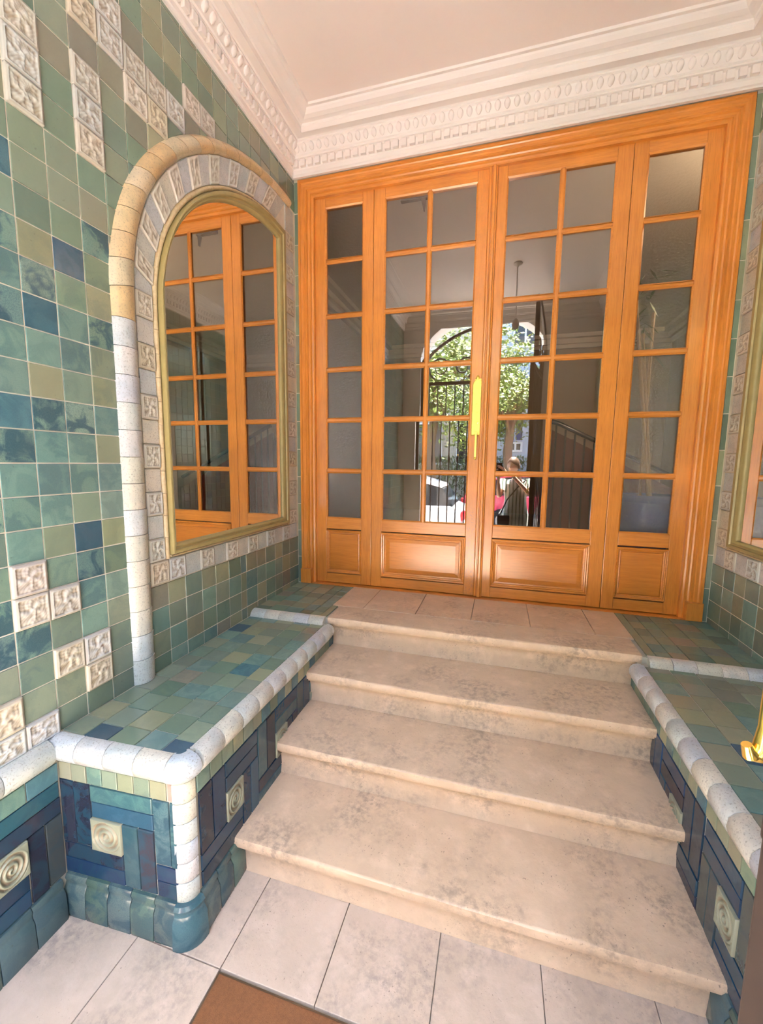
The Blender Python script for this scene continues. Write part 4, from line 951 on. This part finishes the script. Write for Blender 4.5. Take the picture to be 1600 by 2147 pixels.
ang = math.atan2(ey - hy, ex - hx); m2 = Matrix.Translation((hx, hy, FZ)) @ Matrix.Rotation(ang, 4, 'Z')
gate_leaf('open dark brown gate leaf with a brass handle at the lower right photo edge', math.hypot(ex - hx, ey - hy), m2, 1)
# ================================================================== the street
SZ = -0.78
M_PAVE = NT('pale_bounce_pavement', 0.85); M_PAVE.col(M_PAVE.mix((0.62, 0.57, 0.50), (0.54, 0.50, 0.44), M_PAVE.noise(20, 3))); M_PAVE = M_PAVE.m  # pavement and road colours raised to bounce more sun up to the porch ceiling
M_ROAD = NT('road_asphalt', 0.85); M_ROAD.col(M_ROAD.mix((0.27, 0.26, 0.25), (0.20, 0.195, 0.19), M_ROAD.noise(14, 4))); M_ROAD = M_ROAD.m
slab('ground', (-40, -60, SZ - 0.3), (44, -4.6, SZ - 0.14), M_ROAD, label='grey asphalt street beyond the arch')
slab('pavement', (-40, -4.6, SZ - 0.3), (44, GY - 0.27, SZ), M_PAVE, label='pavement outside the arch'); slab('pavement', (-40, -13, SZ - 0.3), (44, -10.2, SZ), M_PAVE, label='pavement on the far side of the street')
slab('floor_threshold', (0.2, GY - 0.30, FZ - 0.2), (1.92, GY - 0.001, FZ - 0.004), M_STEP, label='stone threshold under the street arch')
# houses
def house(name, x0, x1, y, z1, mat, label, wins, sill=True):
    r = empty(name, ((x0 + x1) / 2, y, SZ), label=label, category='building', group='houses across the street')
    put_child(add('facade', G().box((x0, y - 5, SZ), (x1, y, z1)), mat), r)
    put_child(add('roof_slab', G().box((x0 - 0.2, y - 5.2, z1), (x1 + 0.2, y + 0.35, z1 + 0.25)), M_FACADE), r)
    for (a, b, c, d, fm, gm) in wins:
        f = G().box((a - 0.07, y, b - 0.07), (c + 0.07, y + 0.06, b)); f.box((a - 0.07, y, d), (c + 0.07, y + 0.06, d + 0.07)); f.box((a - 0.07, y, b), (a, y + 0.06, d)); f.box((c, y, b), (c + 0.07, y + 0.06, d)); f.box(((a + c) / 2 - 0.03, y, b), ((a + c) / 2 + 0.03, y + 0.05, d))
        w = put_child(add('window', f, fm), r)
        p = add('pane', G().box((a, y + 0.0, b), (c, y + 0.02, d)), gm); p.parent = w; p.matrix_parent_inverse = Matrix.Identity(4)
    return r
M_WF = flat('white_window_frame', (0.75, 0.75, 0.75)); M_DG = flat('dark_window_pane', (0.02, 0.025, 0.03), 0.08); M_BLU = flat('blue_roller_blind', (0.03, 0.05, 0.16), 0.6)
M_PALE = NT('pale_blue_render', 0.85); M_PALE.col(M_PALE.mix((0.44, 0.48, 0.56), (0.38, 0.42, 0.50), M_PALE.noise(2, 3))); M_PALE = M_PALE.m
M_BRN = flat('brown_brick_render', (0.30, 0.18, 0.11), 0.9); M_WARM = flat('warm_stone_render', (0.50, 0.44, 0.36), 0.9)
house('pale_house', 1.0, 6.0, -13.0, 8.5, M_PALE, 'pale blue grey house across the street with a blue blind, reflected in the right leaf',
      [(1.66, 1.74, 2.14, 2.40, M_PALE, M_BLU), (1.75, 1.40, 2.10, 1.62, M_WF, M_DG), (1.62, 2.75, 2.32, 3.45, M_WF, M_DG), (3.5, 1.4, 4.3, 2.6, M_WF, M_DG), (3.5, 3.6, 4.3, 4.8, M_WF, M_DG), (1.7, 5.0, 2.4, 6.2, M_WF, M_DG)])
house('brown_house', -6.0, 0.55, -13.6, 9.5, M_WARM, 'warm stone house across the street behind the trees', [(-1.6, 0.9, -0.8, 2.4, M_WF, M_DG), (-0.1, 0.9, 0.6, 2.4, M_WF, M_DG), (-1.6, 3.6, -0.8, 5.2, M_WF, M_DG), (-0.1, 3.6, 0.6, 5.2, M_WF, M_DG), (-4.6, 0.9, -3.8, 2.4, M_WF, M_DG), (-4.6, 3.6, -3.8, 5.2, M_WF, M_DG)])
house('right_house', 6.3, 14.0, -13.2, 9.0, M_WARM, 'stone house far to the right across the street', [(7.5, 1.0, 8.4, 2.6, M_WF, M_DG), (10.0, 1.0, 10.9, 2.6, M_WF, M_DG), (7.5, 4.0, 8.4, 5.6, M_WF, M_DG), (10.0, 4.0, 10.9, 5.6, M_WF, M_DG)])
# trees
M_BARK = NT('plane_tree_bark', 0.9); M_BARK.col(M_BARK.mix((0.22, 0.15, 0.09), (0.10, 0.07, 0.045), M_BARK.noise(9, 4))); M_BARK = M_BARK.m
def leafm(name, a, b):
    k = NT(name, 0.5); k.col(k.mix(a, b, k.noise(1.4, 3))); k.b.inputs['Transmission Weight'].default_value = 0.0; k.b.inputs['Subsurface Weight'].default_value = 0.0; return k.m
M_LF1 = leafm('sunlit_leaf', (0.26, 0.33, 0.05), (0.09, 0.15, 0.03)); M_LF2 = leafm('darker_leaf', (0.12, 0.18, 0.05), (0.04, 0.08, 0.025))
def tree(x, y, h, r, label, ml, n, seed, lean=0.0):
    random.seed(seed); t = empty('street_tree', (x, y, SZ), label=label, category='tree', group='street trees outside the arch')
    pts = [(x + lean * i / 6 * h * 0.5 + 0.06 * math.sin(i * 1.7), y + 0.05 * math.cos(i * 2.1), SZ + h * 0.75 * i / 6) for i in range(7)]
    put_child(add('trunk', G().tube(pts, [0.19 - 0.017 * i for i in range(7)], 12), M_BARK, None, True), t)
    top = Vector(pts[-2]); g = G()
    for i in range(6):
        a = i * 1.05 + seed; e = top + Vector((math.cos(a) * r * 0.7, math.sin(a) * r * 0.7, r * random.uniform(-0.2, 0.7))); g.tube([top - Vector((0, 0, .4 + 0.1 * i)), (top + e) / 2 + Vector((0, 0, .15)), e], [0.06, 0.04, 0.015], 6)
    put_child(add('branches', g, M_BARK, None, True), t)
    cl = [top + Vector((random.gauss(0, r * 0.42), random.gauss(0, r * 0.42), random.gauss(0.25 * r, r * 0.38))) for _ in range(34)]
    v, f = [], []
    for i in range(n):
        c = random.choice(cl); p = c + Vector((random.gauss(0, 0.26), random.gauss(0, 0.26), random.gauss(0, 0.22)))
        d = Vector((random.gauss(0, 1), random.gauss(0, 1), random.gauss(0, .7))).normalized(); s = d.cross(Vector((random.random(), random.random(), 1))).normalized()
        L = random.uniform(0.07, 0.13); k = len(v); v += [p, p + d * L * 0.5 + s * L * 0.38, p + d * L, p + d * L * 0.5 - s * L * 0.38]; f.append((k, k + 1, k + 2, k + 3))
    put_child(link('foliage', new_mesh('foliage', v, f), ml, None, kind='stuff'), t)
tree(1.75, -10.6, 5.4, 1.5, 'sunlit leafy street tree left of the pale blue house, reflected in the right leaf', M_LF1, 9000, 3, -0.06)
tree(-0.35, -8.4, 5.4, 1.7, 'street tree with a brown trunk reflected in the left door leaf', M_LF1, 10000, 5)
tree(-4.0, -9.6, 6.2, 2.0, 'farther street tree outside to the left of the arch', M_LF2, 6000, 8)
tree(4.6, -9.8, 6.0, 1.9, 'darker street tree outside to the right of the arch', M_LF2, 6000, 11)
# hedge
random.seed(4); v, f = [], []
for i in range(9000):
    p = Vector((random.uniform(-3, 6), random.uniform(-12.5, -12.0), SZ + 1.9 * random.random() ** 0.6)); d = Vector((random.gauss(0, 1), random.gauss(0, 1), random.gauss(0.5, 1))).normalized(); s = d.cross(Vector((0.3, 0.2, 1))).normalized()
    k = len(v); v += [p, p + d * .05 + s * .03, p + d * .11, p + d * .05 - s * .03]; f.append((k, k + 1, k + 2, k + 3))
h = link('hedge', new_mesh('hedge', v, f), M_LF2, None, kind='stuff', label='clipped dark green hedge in front of the pale blue house', category='hedge')
# cars: side profile lofted across the width with tumblehome
def car(x, y, heading, paint, label, L=4.2):
    root = empty('parked_car', (0, 0, 0), label=label, category='car', group='cars parked in the street'); root.matrix_world = Matrix.Translation((x, y, SZ - 0.14)) @ Matrix.Rotation(heading, 4, 'Z')
    def ad(nm, g, m, sm=True): o = add(nm, g, m, None, sm); o.parent = root; return o
    body = [(-L / 2, 0.35), (-L / 2 + 0.02, 0.60), (-L / 2 + 0.10, 0.86), (-L / 2 + 0.5, 0.95), (L / 2 - 1.15, 0.98), (L / 2 - 0.25, 0.98), (L / 2 - 0.05, 0.90), (L / 2, 0.62), (L / 2 - 0.03, 0.35), (L / 2 - 0.30, 0.22), (-L / 2 + 0.3, 0.22)]
    roof = [(-L / 2 + 1.15, 0.96), (-L / 2 + 1.75, 1.40), (-L / 2 + 2.4, 1.47), (L / 2 - 0.95, 1.44), (L / 2 - 0.42, 1.30), (L / 2 - 0.22, 0.97)]
    def loft(poly, ws):
        g = G(); rr = []
        for w, s in ws:
            cz = 0.6; rr.append([((p[0]) * s, w, cz + (p[1] - cz) * s) for p in poly])
        g.rings(rr); n = len(poly); g.f.append(tuple(range(n))); g.f.append(tuple(range(n * (len(ws) - 1), n * len(ws)))[::-1]); return g
    ad('body', loft(body, [(-0.86, 0.95), (-0.83, 0.985), (-0.6, 1.0), (0.6, 1.0), (0.83, 0.985), (0.86, 0.95)]), paint)
    g = loft(roof, [(-0.74, 1.0), (0.74, 1.0)])
    g.v = [(p[0], p[1] * (1.0 - 0.28 * max(0, p[2] - 0.95)), p[2]) for p in g.v]; ad('windows', g, M_DG)
    g = G().prism([(-L / 2 + 1.70, 1.40), (-L / 2 + 2.4, 1.475), (L / 2 - 0.95, 1.45), (L / 2 - 0.45, 1.32), (L / 2 - 0.47, 1.36), (L / 2 - 0.95, 1.50), (-L / 2 + 2.4, 1.525), (-L / 2 + 1.66, 1.44)], lambda u, v_, w: (u, w, v_), -0.66, 0.66); ad('roof', g, paint)
    for sx in (-L / 2 + 0.78, L / 2 - 0.85):
        for sy in (-0.80, 0.80):
            t = G().lathe([(0.20, -0.10), (0.29, -0.11), (0.32, -0.07), (0.32, 0.07), (0.29, 0.11), (0.20, 0.10)], (sx, sy, 0.32), 20, 'y'); w_ = ad('wheel', t, M_TYRE)
            hb = add('hub_cap', G().lathe([(0.001, 0.02), (0.08, 0.03), (0.19, 0.0), (0.2, -0.06)] if sy < 0 else [(0.001, -0.02), (0.08, -0.03), (0.19, 0.0), (0.2, 0.06)], (sx, sy * 1.12, 0.32), 18, 'y'), M_ALLOY, None, True); hb.parent = w_
    for sy in (-0.62, 0.62):
        ad('tail_light', G().box((L / 2 - 0.06, sy - 0.18, 0.70), (L / 2 + 0.012, sy + 0.18, 0.88), 0.03), M_TAIL); ad('head_light', G().box((-L / 2 - 0.01, sy - 0.17, 0.60), (-L / 2 + 0.10, sy + 0.17, 0.76), 0.03), M_WF)
    ad('number_plate', G().box((L / 2 - 0.01, -0.26, 0.48), (L / 2 + 0.02, 0.26, 0.59), 0.003), M_WF); ad('bumper', G().box((L / 2 - 0.10, -0.78, 0.30), (L / 2 + 0.06, 0.78, 0.45), 0.04), paint)
    return root
M_TYRE = flat('black_tyre', (0.015, 0.015, 0.015), 0.8); M_ALLOY = flat('alloy_wheel', (0.5, 0.5, 0.5), 0.3, Metallic=0.8); M_TAIL = flat('red_tail_lamp', (0.55, 0.02, 0.03), 0.2)
car(-1.30, -5.9, 0.0, flat('white_car_paint', (0.80, 0.80, 0.80), 0.15), 'white parked car with a red tail light, reflected low in the left door leaf')
car(4.05, -6.0, 0.0, flat('grey_car_paint', (0.22, 0.24, 0.26), 0.2), 'grey parked car reflected low in the right door leaf')
car(2.6, -9.2, PI, flat('pinkish_red_car_paint', (0.62, 0.05, 0.10), 0.2), 'red parked car across the street behind the photographer')
# ================================================================== photographer
random.seed(12)
person = empty('person', (1.54, -2.91, FZ), label='person in a pale striped dress holding up a phone, reflected in the right door leaf', category='person')
k = NT('warm_skin', 0.5, (0.78, 0.50, 0.38)); k.b.inputs['Subsurface Weight'].default_value = 0.08; M_SKIN = k.m
M_HAIR = flat('brown_hair', (0.10, 0.055, 0.03), 0.5); M_EYE = flat('eye_white', (0.8, 0.8, 0.78), 0.2); M_IRIS = flat('brown_iris', (0.03, 0.015, 0.01), 0.1); M_LIP = flat('lips', (0.45, 0.14, 0.12), 0.4)
J = dict(pel=(1.54, -2.92, 0.20), sp=(1.54, -2.93, 0.42), ch=(1.54, -2.93, 0.56), nk=(1.545, -2.925, 0.68), hd=(1.548, -2.905, 0.77),
         ls=(1.385, -2.93, 0.625), le=(1.325, -2.83, 0.43), lw=(1.315, -2.69, 0.640), rs=(1.70, -2.93, 0.625), re=(1.735, -2.80, 0.46), rw=(1.465, -2.70, 0.745),
         lh=(1.455, -2.92, 0.15), lk=(1.45, -2.89, -0.22), la=(1.445, -2.92, -0.59), lt=(1.435, -2.80, -0.635), rh=(1.625, -2.92, 0.15), rk=(1.635, -2.90, -0.22), ra=(1.64, -2.93, -0.59), rt=(1.655, -2.81, -0.635))
R_ = dict(pel=0.125, sp=0.105, ch=0.115, nk=0.048, hd=0.05, ls=0.048, le=0.035, lw=0.022, rs=0.048, re=0.035, rw=0.022, lh=0.085, lk=0.052, la=0.034, lt=0.025, rh=0.085, rk=0.052, ra=0.034, rt=0.025)
E_ = [('pel', 'sp'), ('sp', 'ch'), ('ch', 'nk'), ('nk', 'hd'), ('ch', 'ls'), ('ls', 'le'), ('le', 'lw'), ('ch', 'rs'), ('rs', 're'), ('re', 'rw'), ('pel', 'lh'), ('lh', 'lk'), ('lk', 'la'), ('la', 'lt'), ('pel', 'rh'), ('rh', 'rk'), ('rk', 'ra'), ('ra', 'rt')]
ks = list(J); me = bpy.data.meshes.new('body'); me.from_pydata([J[q] for q in ks], [(ks.index(a), ks.index(b)) for a, b in E_], []); ob = bpy.data.objects.new('body_skin', me); COL.objects.link(ob)
sk = ob.modifiers.new('skin', 'SKIN'); ss = ob.modifiers.new('sub', 'SUBSURF'); ss.levels = 2; ss.render_levels = 2
for i, q in enumerate(ks): me.skin_vertices[0].data[i].radius = (R_[q], R_[q] * (0.8 if q in ('pel', 'sp', 'ch') else 1)); me.skin_vertices[0].data[i].use_root = (q == 'pel')
dg = bpy.context.evaluated_depsgraph_get(); bme = bpy.data.meshes.new_from_object(ob.evaluated_get(dg)); bpy.data.objects.remove(ob)
B = G(); B.add([v_.co[:] for v_ in bme.vertices], [tuple(p.vertices) for p in bme.polygons])
# head: shaped sphere with brow, nose, chin
HC = Vector((1.55, -2.885, 0.845)); turn = Matrix.Rotation(0.45, 3, 'Z') @ Matrix.Rotation(-0.12, 3, 'X')
def headpt(th, ph):
    x, y, z = math.sin(ph) * math.cos(th), math.sin(ph) * math.sin(th), math.cos(ph)
    X, Y, Z = 0.071 * x, 0.088 * y, 0.105 * z
    if z < -0.1: X *= 1 - 0.30 * (-z - 0.1); Y = Y * (1 - 0.10 * (-z)) + (0.006 if y > 0 else 0.012 * -z)
    if y > 0.7:
        dx = X / 0.011; Y += 0.022 * math.exp(-dx * dx) * math.exp(-((Z + 0.012) / 0.016) ** 2) + 0.010 * math.exp(-dx * dx) * math.exp(-((Z - 0.012) / 0.02) ** 2)
        for s in (-1, 1): Y -= 0.009 * math.exp(-(((X - s * 0.028) / 0.013) ** 2 + ((Z - 0.012) / 0.010) ** 2))
        Y += 0.005 * math.exp(-((X / 0.02) ** 2 + ((Z + 0.045) / 0.008) ** 2)) + 0.006 * math.exp(-((X / 0.02) ** 2 + ((Z + 0.082) / 0.014) ** 2))
    return Vector((X, Y, Z))
NU, NV = 40, 30; vv = []; ff = []
for j in range(NV + 1):
    for i in range(NU): vv.append(HC + turn @ headpt(2 * PI * i / NU, 0.02 + (PI - 0.04) * j / NV))
for j in range(NV):
    for i in range(NU): ff.append((j * NU + i, j * NU + (i + 1) % NU, (j + 1) * NU + (i + 1) % NU, (j + 1) * NU + i))
B.add(vv, ff)
for s in (-1, 1):
    c = HC + turn @ Vector((s * 0.072, -0.005, -0.003)); B.tube([c + turn @ Vector((0, 0, 0.028)), c + turn @ Vector((s * 0.010, -0.008, 0.012)), c + turn @ Vector((s * 0.009, -0.006, -0.012)), c + turn @ Vector((0, 0, -0.028))], [0.006, 0.010, 0.008, 0.005], 8)
def hand(wr, palm, nrm, fingers, th):
    """palm slab of tapered tubes plus five separate bent fingers"""
    wr, palm, nrm = Vector(wr), Vector(palm), Vector(nrm).normalized(); d = (palm - wr).normalized(); side = d.cross(nrm).normalized()
    for i in range(4): o = side * (i - 1.5) * 0.017; B.tube([wr + o * 0.5, palm - d * 0.02 + o, palm + d * 0.012 + o], [0.016, 0.0135, 0.0105], 8)
    for i in range(4):
        o = side * (i - 1.5) * 0.018; L = (0.062, 0.072, 0.068, 0.052)[i]; b = palm + d * 0.01 + o; c1, c2 = fingers
        p1 = b + (d * math.cos(c1) + nrm * math.sin(c1)) * L * 0.45; p2 = p1 + (d * math.cos(c1 + c2) + nrm * math.sin(c1 + c2)) * L * 0.32; p3 = p2 + (d * math.cos(c1 + 2 * c2) + nrm * math.sin(c1 + 2 * c2)) * L * 0.25
        B.tube([b - d * 0.01, p1, p2, p3], [0.0095, 0.0085, 0.0078, 0.0060], 8)
    b = wr + d * 0.03 + side * th * 0.022; p1 = b + side * th * 0.022 + d * 0.02 + nrm * 0.006; p2 = p1 + d * 0.028 + nrm * 0.012 + side * th * 0.004; B.tube([b, p1, p2, p2 + d * 0.018 + nrm * 0.006], [0.013, 0.011, 0.009, 0.007], 8)
hand(J['lw'], (1.312, -2.655, 0.745), (0.9, 0.15, 0.0), (0.35, 0.55), -1)
hand(J['rw'], (1.425, -2.663, 0.800), (-0.75, 0.1, 0.1), (0.35, 0.5), 1)
put_child(add('body', B, M_SKIN, None, True), person)
# eyes, lips, hair
g = G(); gi = G()
for s in (-1, 1):
    c = HC + turn @ Vector((s * 0.028, 0.077, 0.012)); g.lathe([(0.0005, -0.0095), (0.007, -0.0065), (0.0098, 0), (0.007, 0.0065), (0.0005, 0.0095)], tuple(c), 12); ci = c + turn @ Vector((0, 0.0065, 0)); gi.lathe([(0.0003, -0.0045), (0.0042, 0), (0.0003, 0.0045)], tuple(ci), 10)
put_child(add('eyes', g, M_EYE, None, True), person); put_child(add('irises', gi, M_IRIS, None, True), person)
g = G().tube([HC + turn @ Vector((x, 0.083 - abs(x) * 0.35, -0.046 - 0.0)) for x in (-0.022, -0.011, 0, 0.011, 0.022)], [0.001, 0.0042, 0.0045, 0.0042, 0.001], 8); put_child(add('lips', g, M_LIP, None, True), person)
vv = []; ff = []
for j in range(19):
    for i in range(NU):
        th, ph = 2 * PI * i / NU, 0.02 + 1.95 * j / 18; p = headpt(th, ph); front = max(0.0, math.sin(th))
        lim = 1.02 - 0.10 * math.cos(3 * th) * front; sc = 1.13 + 0.012 * math.sin(th * 17)
        if front > 0.25 and ph > lim * (1.0 + 0.9 * (1 - front)): p = headpt(th, lim * (1.0 + 0.9 * (1 - front))); sc = 1.03
        vv.append(HC + turn @ (p * sc + Vector((0, -0.006, 0.004))))
for j in range(18):
    for i in range(NU): ff.append((j * NU + i, j * NU + (i + 1) % NU, (j + 1) * NU + (i + 1) % NU, (j + 1) * NU + i))
g = G().add(vv, ff); c = HC + turn @ Vector((0, -0.105, 0.02)); g.lathe([(0.001, -0.038), (0.026, -0.028), (0.036, 0), (0.026, 0.028), (0.001, 0.038)], tuple(c), 16); put_child(add('hair', g, M_HAIR, None, True), person)
# dress
k = NT('striped_summer_cloth', 0.8); wv = k.n.new('ShaderNodeTexWave'); wv.wave_type = 'BANDS'; wv.bands_direction = 'X'; wv.inputs['Scale'].default_value = 7.0; wv.inputs['Distortion'].default_value = 1.2; k.lk(k.P(), wv.inputs['Vector'])
k.col(k.mix((0.85, 0.87, 0.85), (0.10, 0.20, 0.16), k.ramp(wv.outputs['Fac'], [(0.68, 0), (0.78, 1)]))); M_DRESS = k.m
rr = []
for (z, rx, ry, cy) in ((-0.34, 0.245, 0.200, -2.915), (-0.20, 0.225, 0.185, -2.915), (0.0, 0.20, 0.165, -2.92), (0.18, 0.180, 0.148, -2.92), (0.30, 0.150, 0.120, -2.925), (0.40, 0.138, 0.112, -2.93), (0.52, 0.158, 0.120, -2.93), (0.60, 0.168, 0.105, -2.93), (0.645, 0.135, 0.085, -2.93), (0.668, 0.085, 0.066, -2.928)):
    rr.append([(1.54 + rx * math.cos(2 * PI * i / 48) * (1 + 0.05 * math.sin(9 * 2 * PI * i / 48) * max(0, 0.35 - z)), cy + ry * math.sin(2 * PI * i / 48) * (1 + 0.09 * math.cos(8 * 2 * PI * i / 48) * max(0, 0.35 - z)), z) for i in range(48)])
g = G().rings(rr)
for s, e in (('ls', 'le'), ('rs', 're')):
    a, b = Vector(J[s]), Vector(J[e]); g.tube([a + (a - b) * 0.12, a.lerp(b, 0.3), a.lerp(b, 0.58)], [0.064, 0.060, 0.066], 16, False)
put_child(add('dress', g, M_DRESS, None, True), person)
g = G()
for s in ('l', 'r'):
    a, t_ = Vector(J[s + 'a']), Vector(J[s + 't']); g.tube([a + Vector((0, -0.035, -0.045)), a + Vector((0, 0.02, -0.045)), t_ + Vector((0, -0.01, -0.002)), t_ + Vector((0, 0.045, -0.004))], [0.034, 0.037, 0.036, 0.020], 12)
g.v = [(p[0], p[1], max(p[2], FZ + 0.001)) for p in g.v]; put_child(add('shoes', g, flat('white_canvas_shoe', (0.6, 0.6, 0.58)), None, True), person)
# shoulder bag and phone
bag = empty('shoulder_bag', (1.36, -2.83, 0.16), label='small dark shoulder bag worn across the striped dress', category='bag')
M_BAG = flat('dark_leather', (0.02, 0.018, 0.02), 0.4)
put_child(add('pouch', G().box((1.32, -2.80, 0.06), (1.47, -2.735, 0.20), 0.012), M_BAG), bag); put_child(add('flap', G().box((1.318, -2.739, 0.12), (1.472, -2.728, 0.204), 0.004), M_BAG), bag)
put_child(add('strap', G().tube([(1.345, -2.765, 0.19), (1.43, -2.795, 0.40), (1.55, -2.800, 0.56), (1.66, -2.86, 0.665), (1.69, -2.95, 0.66), (1.60, -3.05, 0.50), (1.40, -3.03, 0.30), (1.335, -2.90, 0.20)], 0.009, 8), M_BAG, None, True), bag)
ph = empty('phone', (1.372, -2.655, 0.79), label='black phone held up in both hands to take the photograph', category='phone')
put_child(add('phone_body', G().box((1.335, -2.668, 0.735), (1.410, -2.660, 0.885), 0.0035), M_BLACK), ph); put_child(add('camera_bump', G().box((1.345, -2.661, 0.838), (1.385, -2.656, 0.878), 0.003), M_IRON), ph)

for o_ in (person, bag, ph): o_.location.y -= 0.07
